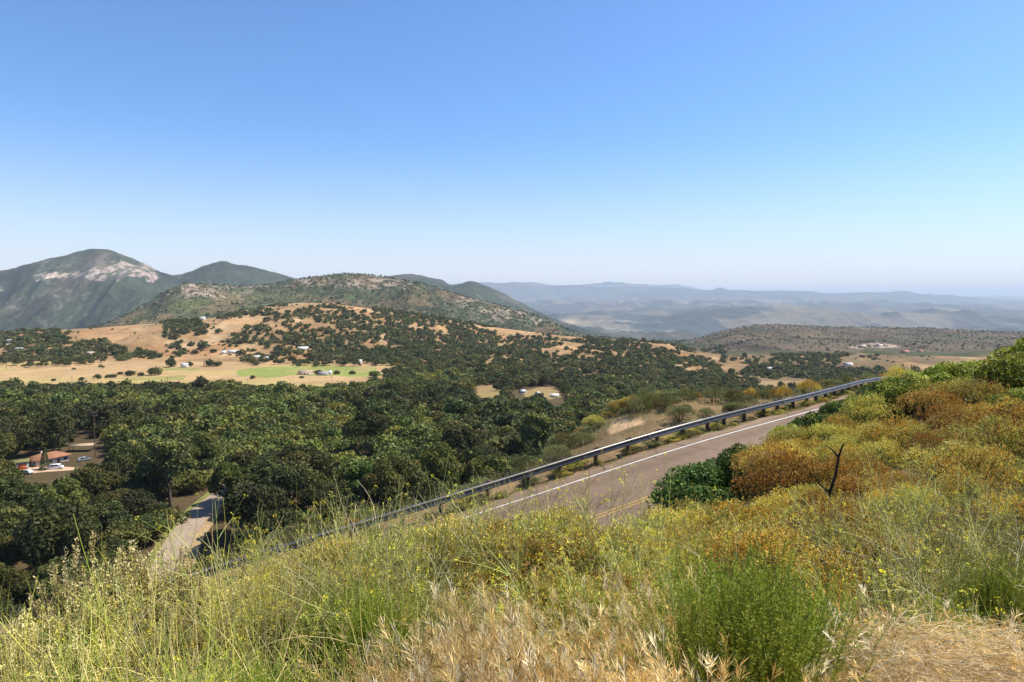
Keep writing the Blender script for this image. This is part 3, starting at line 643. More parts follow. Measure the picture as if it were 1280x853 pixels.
def zone(x, y):
    px, py = proj(x, y, ground(x, y) + 5)
    d = road_d(x, y); h = math.hypot(x - house_p[0], y - house_p[1])
    if h < 30: return 'dark oak growing close around the house with the terracotta roof', 'oaks around the terracotta-roofed house'
    if d < 16 and y < 330:
        if x < np.interp(y, LR[:, 1], LR[:, 0]): return 'dark round oak lining the far left verge of the lower road', 'oaks on the left verge of the lower road'
        return 'dark round oak shading the right verge of the lower road', 'oaks on the right verge of the lower road'
    if x < np.interp(y, LR[:, 1], LR[:, 0]): 
        if y < house_p[1]: return 'oak packed in the wood between the terracotta-roofed house and lower road', 'oaks between the house and the lower road'
        return 'oak packed in the wood behind the terracotta-roofed house', 'oaks behind the house'
    if y < 150: return 'oak on the steep slope just below the guardrail', 'oaks on the slope below the guardrail'
    return 'oak in the unbroken wood spreading right of the lower road', 'oaks of the wood right of the lower road'
for c in forest[:NEAR]:
    t, R, H = protos[R_.integers(9) if U(0, 1) < .86 else R_.integers(9, 12)]; lab, grp = zone(c[0], c[1]); s = c[2] / max(R, 4.3)
    place(t, (c[0], c[1], c[3]), U(0, 6.28), (s * U(.9, 1.1), s * U(.9, 1.1), s * U(.78, 1.2)), lab, grp)
g = Geo()
for c in forest[NEAR:]:
    g.merge(low[R_.integers(len(low))] if c[1] < 470 else low[R_.integers(len(low))], (c[0], c[1], c[3]), U(0, 6.28), (c[2] / 4.7, c[2] / 4.7, c[2] / 4.7 * U(.8, 1.15)), (U(.7, 1.3) + .5 * (U(0, 1) < .12)) * (1 + .45 * float(fbm(np.array([c[0] / 70]), np.array([c[1] / 110]), 3)[0])) * np.array([U(.9, 1.3), 1, U(.8, 1.1)]))
tag(g.obj('forest', M['oak']), 'dark oak wood filling the valley floor below the road', 'wood', kind='stuff')

# oaks of the fields and the golden hill
seed(41)
HOLE = [[(0, 466), (60, 470), (300, 462), (480, 458), (480, 492), (0, 492)], [(244, 444), (300, 440), (312, 455), (246, 457)], [(588, 480), (634, 479), (630, 495), (590, 497)], [(652, 489), (698, 480), (704, 497), (686, 500), (652, 495)], [(84, 412), (140, 409), (138, 424), (95, 428)],
        [(155, 405), (206, 405), (200, 422), (160, 420)], [(896, 455), (940, 450), (930, 466), (896, 466)], [(940, 478), (1000, 472), (1020, 478), (950, 488)], [(855, 462), (890, 459), (888, 465), (856, 466)]]
n = 60000; Yc = np.sqrt(U(640 ** 2, 2100 ** 2, n)); uu = U(-.84, .62, n); Xc = uu * Yc
Zc = far_z(Xc, Yc); pxc, pyc = proj(Xc, Yc, Zc); nn = fbm(Xc / 55, Yc / 80, 3)
den = np.zeros(n)
for (a, b, c, d, w) in DENS: den = np.maximum(den, w * np.exp(-(((pxc - a) / c) ** 2 + ((pyc - b) / d) ** 2)))
pr = np.clip(den * 1.15 + .45 * nn * (den > .06) - .25, 0, 1)
pr = np.where((Yc > 650) & (pxc > 500) & (Yc < 900) & (nn > -.15), 1.0, pr)
for h in HOLE: pr = np.where(inpoly(pxc + 8 * nn, pyc + 1.5 * nn, h), 0, pr)
pr = np.where(far_eval(Xc, Yc)[1] > 4.25, pr * .2, pr)
k = np.nonzero(U(0, 1, n) < np.maximum(pr, 0))[0]
k2 = np.nonzero((U(0, 1, n) < .10 * np.clip(.6 + 1.4 * nn, 0, 1.5)) & (far_eval(Xc, Yc)[1] > 3.05) & (far_eval(Xc, Yc)[1] < 4.2))[0]
hill = thin([(Xc[i], Yc[i], float(np.clip(R_.normal(4.9, 1.3), 2.4, 8.0)), Zc[i], 1) for i in k], {}, .72)
hill = hill + [(Xc[i], Yc[i], float(np.clip(R_.lognormal(.45, .35), .9, 2.6)), Zc[i], 1) for i in k2]
g = Geo()
for c in hill:
    pr_ = low if c[1] < 900 else tiny
    g.merge(pr_[R_.integers(len(pr_))], (c[0], c[1], c[3] - .2), U(0, 6.28), (c[2] / 4.7, c[2] / 4.7, c[2] / 4.7 * U(.8, 1.1)), (U(.8, 1.25) + .5 * (U(0, 1) < .15)) * np.array([U(.9, 1.2), 1, U(.9, 1.2)]))
tag(g.obj('oak_woodland', M['oak']), 'dark oaks dotted over the golden hill and valley', 'wood', kind='stuff')

# single oaks that stand clear on the fields and the golden slope (pixel of the foot, crown width in pixels)
hp = []
for i in range(5):
    R, H, z0 = U(4.5, 5.2), U(6.4, 7.6), .2
    g, cs, lr = make_crown(R, H, z0, int(U(9, 13)), 700, 1.1, OAK * .9, lobe=(.40, .58), lo=.10, full=True); t = thing('field_oak', 'oak', 'oak'); g.obj('crown', M['oak'], t)
    make_trunk(R, H, z0, cs, .35).obj('trunk', M['bark'], t); hp.append((t, R, z0 + H))
SOLO = [(14, 479, 6, 'small round oak alone at the left end of the tan field'), (20.5, 479.5, 3, 'tiny bush oak beside the small oak at the left end of the tan field'), (67, 476.5, 6, 'small round oak alone in front of the oak grove on the tan field'),
        (102, 475.5, 7.5, 'round oak first of the loose row along the tan field'), (121.5, 474, 9.5, 'wide low oak second of the loose row along the tan field'), (135, 472.5, 8, 'left half of the long dark oak hedge on the tan field'), (142, 472.5, 8, 'right half of the long dark oak hedge on the tan field'), (150, 468.5, 7, 'small round oak between the dark hedge and larger oaks on the tan field'),
        (163, 470, 13, 'large dark oak with a lighter bush at its foot on the tan field'), (176, 470.5, 8, 'small oak right beside the large dark oak on the tan field'), (193, 469.5, 17, 'broad dark pyramid-topped oak near the middle of the tan field'),
        (223, 485, 12, 'oak standing up from the wood edge into the tan field beside a pole'), (273, 488, 17, 'tall rounded oak rising out of the wood edge below the meadow'), (307, 488, 13, 'oak with a grey leafless neighbour at the wood edge below the meadow'),
        (253, 418, 12, 'oak with a smaller one beside it high on the golden slope'), (274, 417, 9.5, 'round oak alone high on the golden slope, first of the upper row'), (292, 420, 8, 'round oak alone on the golden slope, middle of the upper row'), (306, 416, 6, 'smallest round oak of the upper row on the golden slope'), (299, 430, 10, 'round oak below the upper row on the golden slope'),
        (253, 436, 17, 'large twin-crowned oak on the golden slope above the ranch lane'), (243, 443, 9, 'round oak at the foot of the large twin-crowned oak on the slope'), (267, 441, 8.5, 'round oak alone beside the lane above the long white building'), (238, 433, 8, 'oak left of the large twin-crowned oak on the golden slope'),
        (320, 457, 8, 'dark oak at the left end of the green meadow'), (421, 468, 9, 'round oak behind the farmhouse on the green meadow'), (377, 473, 6, 'small pale oak in front of the farmhouse on the meadow'), (398, 468, 10, 'bushy oak right behind the farmhouse roof'), (441, 468, 8, 'oak on the right part of the green meadow'),
        (468, 472, 14, 'dense dark oak at the right end of the green meadow'), (482, 472, 10, 'smaller oak joined to the dense oak at the meadow end'), (463, 477, 3.5, 'tiny bush oak on the pale track below the meadow'), (475, 480, 5, 'small bush oak at the right tip of the tan field'),
        (664, 411 + 20, 9, 'round oak alone on the right shoulder of the golden hill'), (706, 452, 12, 'round oak above the bare bank in the wooded valley'), (701, 432, 8, 'oak standing on the golden ridge line right of the boulders'), (781, 431, 12, 'large oak on the skyline of the golden ridge'), (806, 434, 11, 'oak on the skyline at the right end of the golden ridge'), (786, 447, 12, 'round oak on the bare golden flank below the ridge oaks'),
        (215, 459, 18, 'tall leafy tree on the left side of the white farmhouse'), (236, 458, 10, 'green tree on the right side of the white farmhouse'), (262, 458, 14, 'left part of the dark tree belt beside the ranch lane'), (272, 458, 11, 'right part of the dark tree belt beside the ranch lane')]
for (px, py, w, lab) in SOLO:
    p = far_hit(px, py); t, R, H = hp[R_.integers(len(hp))]; s = w * p[1] / F / 2 / R
    place(t, (p[0], p[1], p[2] - .3), U(0, 6.28), (s, s, s * U(.85, 1.0)), lab, 'single oaks of the fields and golden slope')
tag(place(*[hp[0][0]], tuple(far_hit(316, 474)), 1.0, .55), 'grey-green half bare tree standing in the tan field by the pole', None, 'single oaks of the fields and golden slope')

# ------------------------------------------------------------------ boulders and chaparral on the rocky hill
seed(51)
n = 80000; uu = U(-.66, .80, n); Yc = np.sqrt(U(1750 ** 2, 3600 ** 2, n)); Xc = uu * Yc; zt, tt = far_eval(Xc, Yc)
Zc = zt + amp_noise(Xc, Yc, tt); pxc, pyc = proj(Xc, Yc, Zc); on = (tt > 4.9) & (tt < 6.15)
RB = np.array([blobs(pxc, pyc, [(235, 361, 40, 7), (300, 357, 60, 4), (265, 366, 60, 8), (185, 385, 30, 6), (640, 390, 50, 13), (600, 378, 45, 10), (672, 403, 22, 7), (470, 354, 70, 9), (390, 354, 40, 7), (520, 365, 60, 9), (350, 360, 40, 6)])])[0]
ck = fbm(Xc / 60, Yc / 90, 3)
kb = np.nonzero(on & (U(0, 1, n) < .13 * np.clip(RB + .35 * ck, 0.015, 1)))[0]
def boulder_mesh():
    t = (1 + 5 ** .5) / 2; v = norm(np.array([[-1, t, 0], [1, t, 0], [-1, -t, 0], [1, -t, 0], [0, -1, t], [0, 1, t], [0, -1, -t], [0, 1, -t], [t, 0, -1], [t, 0, 1], [-t, 0, -1], [-t, 0, 1]], float))
    f = [[0, 11, 5], [0, 5, 1], [0, 1, 7], [0, 7, 10], [0, 10, 11], [1, 5, 9], [5, 11, 4], [11, 10, 2], [10, 7, 6], [7, 1, 8], [3, 9, 4], [3, 4, 2], [3, 2, 6], [3, 6, 8], [3, 8, 9], [4, 9, 5], [2, 4, 11], [6, 2, 10], [8, 6, 7], [9, 8, 1]]
    v = v * U(.7, 1.2, 12)[:, None]; g = Geo(); g.add(v, None, f, (.34, .28, .23)); return g
bl = [boulder_mesh() for _ in range(6)]
g = Geo()
for i in kb:
    s = float(np.clip(R_.lognormal(.75, .5), 1.2, 6.5)); g.merge(bl[R_.integers(6)], (Xc[i], Yc[i], Zc[i] + s * .15), U(0, 6.28), (s * U(.8, 1.5), s * U(.8, 1.3), s * U(.6, 1.1)), U(.7, 1.15) * np.array([1, U(.93, 1.0), U(.88, 1)]))
tag(g.obj('boulders', M['stone']), 'pale granite boulders strewn over the scrubby hill', 'boulders', kind='stuff')
ks = np.nonzero(on & ((pxc < 850) | (U(0, 1, n) < .25)) & (U(0, 1, n) < np.clip(.22 + .34 * smooth(-.3, .5, ck) * smooth(330, 420, pxc), 0, 1)))[0]
sh = []
for i in range(4):
    gg, _, _ = make_crown(1.0, 1.5, 0, 3, 26, .85, OAK * [1.15, 1.15, 1.1], lobe=(.5, .7)); sh.append(gg)
g = Geo()
for i in ks:
    s = float(np.clip(R_.lognormal(.75, .4), 1, 4.5)); g.merge(sh[R_.integers(4)], (Xc[i], Yc[i], Zc[i]), U(0, 6.28), s, U(.7, 1.4))
tag(g.obj('chaparral', M['oak']), 'dark green scrub covering the boulder hill', 'scrub', kind='stuff')

# ------------------------------------------------------------------ plants of the bank (foreground)
def fan(n, p0, p1, D0, D1):
    D = np.sqrt(U(D0 ** 2, D1 ** 2, n)); X = (U(p0, p1, n) - 640) / F * D; return X, D, near_z(X, D)
def at(px, D, dz=0.0):
    x = (px - 640) / F * D; return (x, D, float(near_z(np.array([x]), np.array([D]))[0]) + dz)
def rail_dist(X, Y): return np.sqrt(((RL[None, :, 0] - X[:, None]) ** 2 + (RL[None, :, 1] - Y[:, None]) ** 2).min(1))
def on_road(X, Y):
    d = (RL[None, :, 0] - X[:, None]) ** 2 + (RL[None, :, 1] - Y[:, None]) ** 2; j = d.argmin(1)
    s = (X - RL[j, 0]) * RN[j, 0] + (Y - RL[j, 1]) * RN[j, 1]; return (s > .5) & (s < 9.4) & (d.min(1) < 150)
def arcs(p0, d, L, k, sag, wob=.08):
    """n curved paths from p0 along d, length L, drooping by sag"""
    n = len(p0); t = np.linspace(0, 1, k)[None, :, None]; L = np.broadcast_to(L, (n,))[:, None, None]
    side = unit(n)[:, None, :] * wob
    p = p0[:, None] + d[:, None] * L * t + side * L * np.sin(t * 3.1) + side[:, ::-1] * L * t * t
    p[..., 2] -= (np.broadcast_to(sag, (n,))[:, None] * L[..., 0] * t[..., 0] ** 2); return p
def updirs(n, spread):
    a = U(0, 2 * math.pi, n); e = np.abs(R_.normal(0, spread, n)); e = np.minimum(e, 1.5)
    return np.stack([np.sin(e) * np.cos(a), np.sin(e) * np.sin(a), np.cos(e)], 1)
def pick(pal, n, lo=.75, hi=1.3): pal = np.asarray(pal); return pal[R_.integers(len(pal), size=n)] * U(lo, hi, n)[:, None]

# fine twiggy bush: sprigs from a short base, small leaves along them and flower heads on the tips
def sprig_bush(R, H, ns, nl, tip, mid, leaf, tipfrac=.3, stemcol=(.10, .07, .04), tipsize=1.0, lump=.35):
    st, fo = Geo(), Geo(); a = U(0, 2 * math.pi, ns); q = np.sqrt(U(0, 1, ns)); ht = H * (np.sqrt(np.maximum(1 - .8 * q ** 2, .05)))
    lum = 1 + lump * fbm(np.cos(a) * q * 2.1 + U(0, 40), np.sin(a) * q * 2.1 + U(0, 40), 2); ht *= lum
    end = np.stack([R * q * np.cos(a) * lum, R * q * np.sin(a) * lum, ht * U(.8, 1.08, ns)], 1); base = end * [.25, .25, 0] + [0, 0, -.05]
    k = 5; t = np.linspace(0, 1, k)[None, :, None]; bow = np.concatenate([end[:, :2] * .22, np.zeros((ns, 1))], 1)
    p = base[:, None] * (1 - t) + end[:, None] * t + bow[:, None] * np.sin(t * math.pi) * .5 + unit(ns)[:, None] * .04 * np.sin(t * 3.1)
    st.tubes(p[:: max(1, ns // 140)], R * .008 + .0015, stemcol, 3, .4)
    i = R_.integers(ns, size=ns * nl); f = U(.35, 1.0, ns * nl) ** .75; j = np.minimum((f * (k - 1)).astype(int), k - 2); r = (f * (k - 1) - j)[:, None]
    c = p[i, j] * (1 - r) + p[i, j + 1] * r; dr = norm(norm(p[i, j + 1] - p[i, j]) * .8 + unit(ns * nl) * .8); c = c + unit(ns * nl) * leaf * .6
    sp = U(0, 1, ns)[i]; tipm = (f > 1 - tipfrac * (.5 + sp)); m = len(tip)
    tipc = np.asarray(tip)[(sp * 7.31 * m % m).astype(int)]
    col = np.where(tipm[:, None], tipc * U(.75, 1.25, len(i))[:, None], pick(mid, len(i)))
    sz = np.where(tipm, tipsize, 1.0) * leaf * U(.6, 1.4, len(i))
    fo.leaves(c, dr, unit(len(i)), sz, sz * U(.3, .5, len(i)), col); return st, fo
def dome_bush(R, H, nl, n, tip, mid, leaf, tipfrac=.6, spikes=160):
    fo, st = Geo(), Geo(); a = U(0, 2 * math.pi, nl); q = np.sqrt(U(0, 1, nl)); rr = R * q * .78; c = np.stack([rr * np.cos(a), rr * np.sin(a), H * (.30 + .42 * (1 - q ** 2) * U(.6, 1.15, nl))], 1); lr = R * U(.20, .36, nl)
    k = R_.choice(nl, n, p=lr ** 2 / (lr ** 2).sum()); d = unit(n); d[:, 2] = np.where((d[:, 2] < -.3) & (U(0, 1, n) < .8), -d[:, 2], d[:, 2]); rad = U(.55, 1.12, n) ** .7; p = c[k] + d * (lr[k] * rad)[:, None]
    up = d[:, 2] * .6 + rad * .8 + .25 * R_.normal(size=n); m = len(tip); tc = np.asarray(tip)[R_.integers(m, size=nl)][k]; tc = np.where((U(0, 1, n) < .3)[:, None], pick(tip, n, 1, 1), tc)
    col = np.where((up > 1.3 - tipfrac)[:, None], tc * U(.75, 1.3, n)[:, None], pick(mid, n)); dr = norm(d * .5 + [0, 0, .5] + unit(n) * .7)
    fo.leaves(p, dr, unit(n), leaf * U(.6, 1.5, n), leaf * U(.3, .55, n), col)
    sp = R_.integers(n, size=spikes); ps = p[sp]; pe = ps + norm(d[sp] * .5 + [0, 0, .9] + unit(spikes) * .25) * U(.05, .16, spikes)[:, None] * (R / .6)
    i = np.repeat(np.arange(spikes), 12); f = U(0, 1, len(i))[:, None]; b = ps[i] * (1 - f) + pe[i] * f + unit(len(i)) * .008; fo.leaves(b, norm(unit(len(i)) + [0, 0, .8]), unit(len(i)), leaf * U(.5, 1, len(i)), leaf * .35, pick(tip, len(i)))
    pts = np.stack([np.zeros((nl, 3)) - [0, 0, .1], c * [.4, .4, .4], c], 1); st.tubes(pts, .012, (.10, .07, .045), 4, .3); return st, fo
# broad leaved bush: leaf rosettes over a lumpy dome
def leaf_bush(R, H, nl, n, leaf, pal, lobe=(.2, .36)):
    fo, cs, lr = make_crown(R, H * 1.15, -.1 * H, nl, n, leaf, np.asarray(pal), lobe=lobe, inner=.1); st = Geo()
    pts = np.stack([np.zeros((len(cs), 3)) - [0, 0, .1], cs * [.35, .35, .4], cs * [.95, .95, 1]], 1); st.tubes(pts, .02 * R + .004, (.10, .075, .05), 5, .3); return st, fo
def mustard(H, n_main, spread=.5, flowers=True, sag=.25, col=None):
    st, fl = Geo(), Geo(); pal = [(.40, .42, .12), (.50, .49, .18), (.56, .50, .24), (.30, .34, .08)] if col is None else col
    d = updirs(n_main, spread); L = H * U(.6, 1.1, n_main); p = arcs(R_.normal(0, .04, (n_main, 3)) * [1, 1, .2], d, L, 8, sag * U(-.3, 1.2, n_main), .07)
    st.tubes(p, U(.0034, .0060, n_main), pick(pal, n_main), 3, .35); tips = [p[:, -1]]
    nb = n_main * 5; i = R_.integers(n_main, size=nb); j = R_.integers(2, 7, size=nb); b0 = p[i, j]; bd = norm(norm(p[i, j + 1] - p[i, j]) * .9 + unit(nb) * .75 + [0, 0, .15])
    b = arcs(b0, bd, L[i] * U(.18, .45, nb), 6, U(-.3, .5, nb), .09); st.tubes(b, U(.0020, .0034, nb), pick(pal, nb), 3, .4); tips.append(b[:, -1])
    nc = nb; i = R_.integers(nb, size=nc); j = R_.integers(1, 5, size=nc); c0 = b[i, j]; cd = norm(norm(b[i, j + 1] - b[i, j]) + unit(nc) * .8)
    c = arcs(c0, cd, U(.04, .14, nc) * H, 4, U(-.2, .4, nc), .08); st.tubes(c, .0011, pick(pal, nc), 3, .5); tips.append(c[:, -1])
    # seed pods hugging the branches
    npod = nb * 7; i = R_.integers(nb, size=npod); j = R_.integers(0, 5, size=npod); f = U(0, 1, npod)[:, None]; pp = b[i, j] * (1 - f) + b[i, j + 1] * f
    dd = norm(norm(b[i, j + 1] - b[i, j]) + unit(npod) * .4); st.leaves(pp, dd, unit(npod), U(.010, .022, npod), .003, pick(pal, npod))
    T = np.concatenate(tips); T = T[U(0, 1, len(T)) < .55]
    if flowers:
        T = T[U(0, 1, len(T)) < .6]; m = len(T) * 9; i = np.repeat(np.arange(len(T)), 9); o = unit(m) * U(.003, .018, m)[:, None]; fl.leaves(T[i] + o, norm(o + [0, 0, .004]), unit(m), U(.008, .015, m), U(.008, .013, m), pick([(.85, .72, .03), (.80, .70, .06), (.70, .68, .10)], m, .8, 1.15))
    return st, fl
def build(name, label, cat, parts, group=None):
    t = thing(name, label, cat, (0, 0, 0), 0, group)
    for (nm, g, mat) in parts:
        if g.n: g.obj(nm, M[mat], t)
    return t

seed(61)
GOLDP = [(.50, .31, .045), (.56, .40, .08), (.40, .21, .03), (.50, .41, .11)]; GOLDM = [(.12, .12, .028), (.17, .14, .035), (.09, .10, .025)]
RUST = [(.31, .155, .026), (.38, .22, .04), (.24, .115, .022), (.34, .26, .065)]; YEL = [(.56, .44, .09), (.52, .42, .12), (.46, .40, .08)]
ALLT = np.array(GOLDP + RUST + YEL)
def mixp(p, k): return list(p) + [tuple(c) for c in ALLT[R_.choice(len(ALLT), k)]]
def mk(kind, n):
    out = []
    for _ in range(n):
        if kind == 'gold': s, f = dome_bush(.62, .78, 20, 5200, mixp(GOLDP, 3), GOLDM, .033, .58)
        elif kind == 'rust': s, f = dome_bush(.62, .78, 20, 5200, mixp(RUST, 3), [(.12, .065, .02), (.08, .065, .022)], .036, .65)
        elif kind == 'yellow': s, f = dome_bush(.62, .78, 20, 5200, mixp(YEL, 2) + [(.30, .34, .07), (.36, .38, .10)], [(.14, .15, .035), (.10, .12, .03)], .033, .5)
        elif kind == 'scrub': s, f = dome_bush(.62, .78, 20, 5200, [(.13, .15, .045), (.18, .18, .07), (.10, .13, .035), (.24, .22, .12)], [(.05, .065, .02), (.07, .075, .03)], .033, .5)
        elif kind == 'olive': s, f = dome_bush(.62, .78, 20, 5200, mixp([(.34, .31, .07), (.40, .34, .09), (.30, .30, .06)], 2), [(.12, .135, .032), (.16, .15, .04)], .036, .5)
        out.append(build({'gold': 'golden_bush', 'rust': 'rusty_bush', 'yellow': 'yellow_bush', 'olive': 'olive_bush', 'scrub': 'scrub_bush'}[kind], 'bush', 'bush', [('stems', s, 'bark'), ('foliage', f, 'shrub')]))
    return out
BK = {k: mk(k, 4) for k in ('gold', 'rust', 'yellow', 'olive', 'scrub')}
BL = {'gold': ('low golden brown bush among the scrub covering the bank right of the road', 'golden brown bushes of the right bank'), 'rust': ('rust orange bush among the scrub covering the bank right of the road', 'rust orange bushes of the right bank'),
      'yellow': ('pale yellow flowered bush among the scrub covering the bank right of the road', 'pale yellow bushes of the right bank'), 'olive': ('dull olive bush among the scrub covering the bank right of the road', 'olive bushes of the right bank')}
n = 5000; X, Y, Z = fan(n, 770, 1560, 6.0, 33); px, py = proj(X, Y, Z + .6)
orr = on_road(X, Y) | ((Y > 11.5) & (Y < 20) & (px < 962)); nz = fbm(X / 3.2, Y / 3.2, 2) + .25 * R_.normal(size=n); done = []
edge_x = np.interp(Y, [6, 8, 10, 14, 18, 22, 28, 33], [790, 815, 850, 905, 930, 935, 985, 1040])
for i in range(n):
    if orr[i] or px[i] < edge_x[i] or rail_dist(X[i:i+1], Y[i:i+1])[0] < 10.0: continue
    s = U(.75, 1.35) * (1.0 if Y[i] < 12 else 1.25)
    if any((X[i] - a) ** 2 + (Y[i] - b) ** 2 < (.36 * (s + c)) ** 2 for a, b, c in done): continue
    if len(done) >= 330: break
    hgh = smooth(522, 492, np.array([py[i]]))[0] * smooth(1020, 1090, np.array([px[i]]))[0]
    if U(0, 1) < hgh * .95: continue
    far_ = smooth(9, 14, np.array([Y[i]]))[0]; v = nz[i] + .3 * far_
    w_ = U(0, 1); k = ('rust' if w_ < .06 + .26 * far_ else 'gold' if w_ < .6 else 'olive' if w_ < .85 else 'yellow') if v > .35 - .2 * far_ else ('gold' if w_ < .45 else 'olive' if w_ < .72 else 'yellow' if w_ < .98 - .06 * far_ else 'rust') if v > -.2 else ('yellow' if w_ < .3 - .15 * far_ else 'olive' if w_ < .65 else 'gold')
    done.append((X[i], Y[i], s)); place(BK[k][R_.integers(4)], (X[i], Y[i], Z[i] - .05), U(0, 6.28), (s, s, s * U(.8, 1.15)), *BL[k])

# broad leaved bushes: the dark one by the road, the bright ones along the top of the bank
seed(71)
LAUREL = [(.19, .235, .026), (.26, .29, .04), (.13, .175, .022), (.32, .32, .065)]; DARKG = [(.065, .115, .024), (.10, .15, .032), (.045, .085, .02)]; MIDG = [(.07, .11, .03), (.09, .13, .03), (.05, .08, .025)]
s, f = leaf_bush(1.0, 1.0, 40, 16000, .055, DARKG); dark_b = build('evergreen_bush', 'dense dark green bush at the road edge, right of the yellow center lines', 'bush', [('stems', s, 'bark'), ('foliage', f, 'shrub')])
place(dark_b, at(880, 16.5, -.1), .4, (1.4, 1.1, 1.45)); place(dark_b, at(925, 17.0, -.1), 2.0, (1.0, .9, 1.35), 'smaller dark green bush joined to the right side of the roadside bush')
lb = []
for i in range(4):
    s, f = leaf_bush(1.0, 1.0, 50, 11000, .062, [LAUREL, LAUREL, LAUREL + [(.36, .36, .08)], MIDG + LAUREL[:1]][i], (.16, .28)); lb.append(build('laurel_bush', 'bush', 'bush', [('stems', s, 'bark'), ('foliage', f, 'shrub')]))
TOPS = [(1275, 20, 1.2, 1.0, 0, 'bright green leafy bush at the right edge just above the olive scrub'), (1258, 27, 1.9, 1.35, 1, 'large bright green bush on the skyline at the right end of the bank'), (1325, 28, 2.2, 1.5, 2, 'bright green bush cut by the right edge on the skyline'),
        (1215, 26, 1.5, 1.25, 2, 'bright green bush on the skyline left of the largest one'), (1185, 24.2, 1.3, 1.1, 0, 'rounded bright green bush below the yellow flowered skyline bushes'), (1238, 23.5, 1.4, 1.1, 1, 'bright green bush in the belt below the skyline bushes'), (1150, 23.4, 1.15, 1.0, 3, 'dull green bush right of the rail end'),
        (1165, 21.5, 1.1, .85, 2, 'low bright green bush in the middle of the bank top'), (1208, 21, 1.2, .85, 0, 'low bright green bush above the rust orange scrub'), (1118, 21.8, 1.0, 1.0, 3, 'dull green bush below the end of the guardrail'), (1088, 20.8, .95, .85, 3, 'small dull green bush below the last guardrail stretch'), (1300, 17, 1.1, .9, 1, 'bright yellow green bush at the right edge inside the scrub'),
        (1060, 20.4, .8, .85, 3, 'small grey green bush hiding the road where it bends away'), (1022, 19.6, .7, .75, 3, 'small green bush at the road edge beside the dead grey twig'), (992, 19.0, .6, .6, 0, 'low green bush left of the dead grey twig'), (1140, 20, .9, .8, 0, 'light green bush just under the tall skyline bush')]
for (px, D, s, h, k, lab) in TOPS: place(lb[k], at(px, D, -.1), U(0, 6.28), (s * 1.15, s * 1.15, h * 1.5), lab)
s, f = leaf_bush(1.0, 1.35, 22, 6000, .085, DARKG, (.24, .4)); tb = build('evergreen_bush', 'tall dark evergreen bush standing at the visible end of the guardrail', 'bush', [('stems', s, 'bark'), ('foliage', f, 'shrub')])
place(tb, at(1108, 23.6, -.3), 0, (.95, .95, 1.35)); place(tb, at(1127, 24, -.3), 1.2, (.8, .8, 1.2), 'dark evergreen bush just right of the tall one at the end of the guardrail')
s, f = leaf_bush(1.0, 1.5, 20, 6500, .085, MIDG, (.24, .4)); tb2 = build('evergreen_bush', 'tallest green bush rising above the skyline of the bank', 'bush', [('stems', s, 'bark'), ('foliage', f, 'shrub')])
place(tb2, at(1186, 26, -.2), .5, (1.05, .95, 1.5)); place(tb2, at(1208, 27, -.2), 2.5, (.9, .9, 1.4), 'green bush on the right shoulder of the tallest skyline bush')
for (px, D, s, lab) in [(1148, 22.5, 1.3, 'yellow flowered bush standing right of the guardrail end'), (1228, 27.5, 1.7, 'yellow flowered bush on the skyline beside the tallest green bush'), (1205, 25.3, 1.4, 'smaller yellow flowered bush under the tallest green bush'), (1246, 28.5, 1.6, 'yellow flowered bush on the skyline half behind bright green leaves'), (1133, 21.5, 1.1, 'yellow flowered bush in front of the guardrail end')]:
    place(BK['yellow'][R_.integers(4)], at(px, D), U(0, 6), (s * 1.15, s * 1.15, s * 1.7), lab, 'flowering bushes of the skyline')

# chamise in bloom at the left end of the bank
seed(81)
CREAM = [(.66, .57, .24), (.74, .66, .33), (.52, .46, .15)]; CG = [(.15, .19, .045), (.21, .24, .06), (.10, .13, .035)]
cb = []
for i in range(4):
    s, f = sprig_bush(.46, .95, 200, 130, CREAM, CG, .018, .22, tipsize=1.2, lump=.45); cb.append(build('flowering_shrub', 'shrub', 'shrub', [('stems', s, 'bark'), ('foliage', f, 'shrub')]))
for (px, D, s, lab) in [(72, 5.4, 1.02, 'cream flowered shrub at the left, dark trunked wood behind it'), (150, 5.6, 1.25, 'tallest cream flowered shrub, its spire reaching towards the lower road'), (110, 5.0, .9, 'cream flowered shrub between the two tallest ones'), (30, 4.7, .85, 'low cream flowered shrub near the left edge'), (-20, 4.6, .9, 'cream flowered shrub cut by the left edge'),
                       (185, 5.0, .85, 'cream flowered shrub right of the tallest spire'), (215, 5.2, .80, 'low cream flowered shrub below the lower road'), (245, 5.6, .72, 'small cream flowered shrub below the left end of the guardrail'), (85, 4.1, .7, 'small cream flowered shrub in front of the taller left pair'), (165, 4.3, .65, 'small green shrub with few cream flowers in the left weeds'),
                       (270, 4.9, .62, 'lowest cream flowered shrub at the right end of their row'), (5, 3.9, .6, 'small cream flowered shrub low at the left edge')]:
    place(cb[R_.integers(4)], at(px, D, -.05), U(0, 6.28), (s * .95, s * .95, s * .92), lab, 'cream flowered shrubs at the left of the bank')

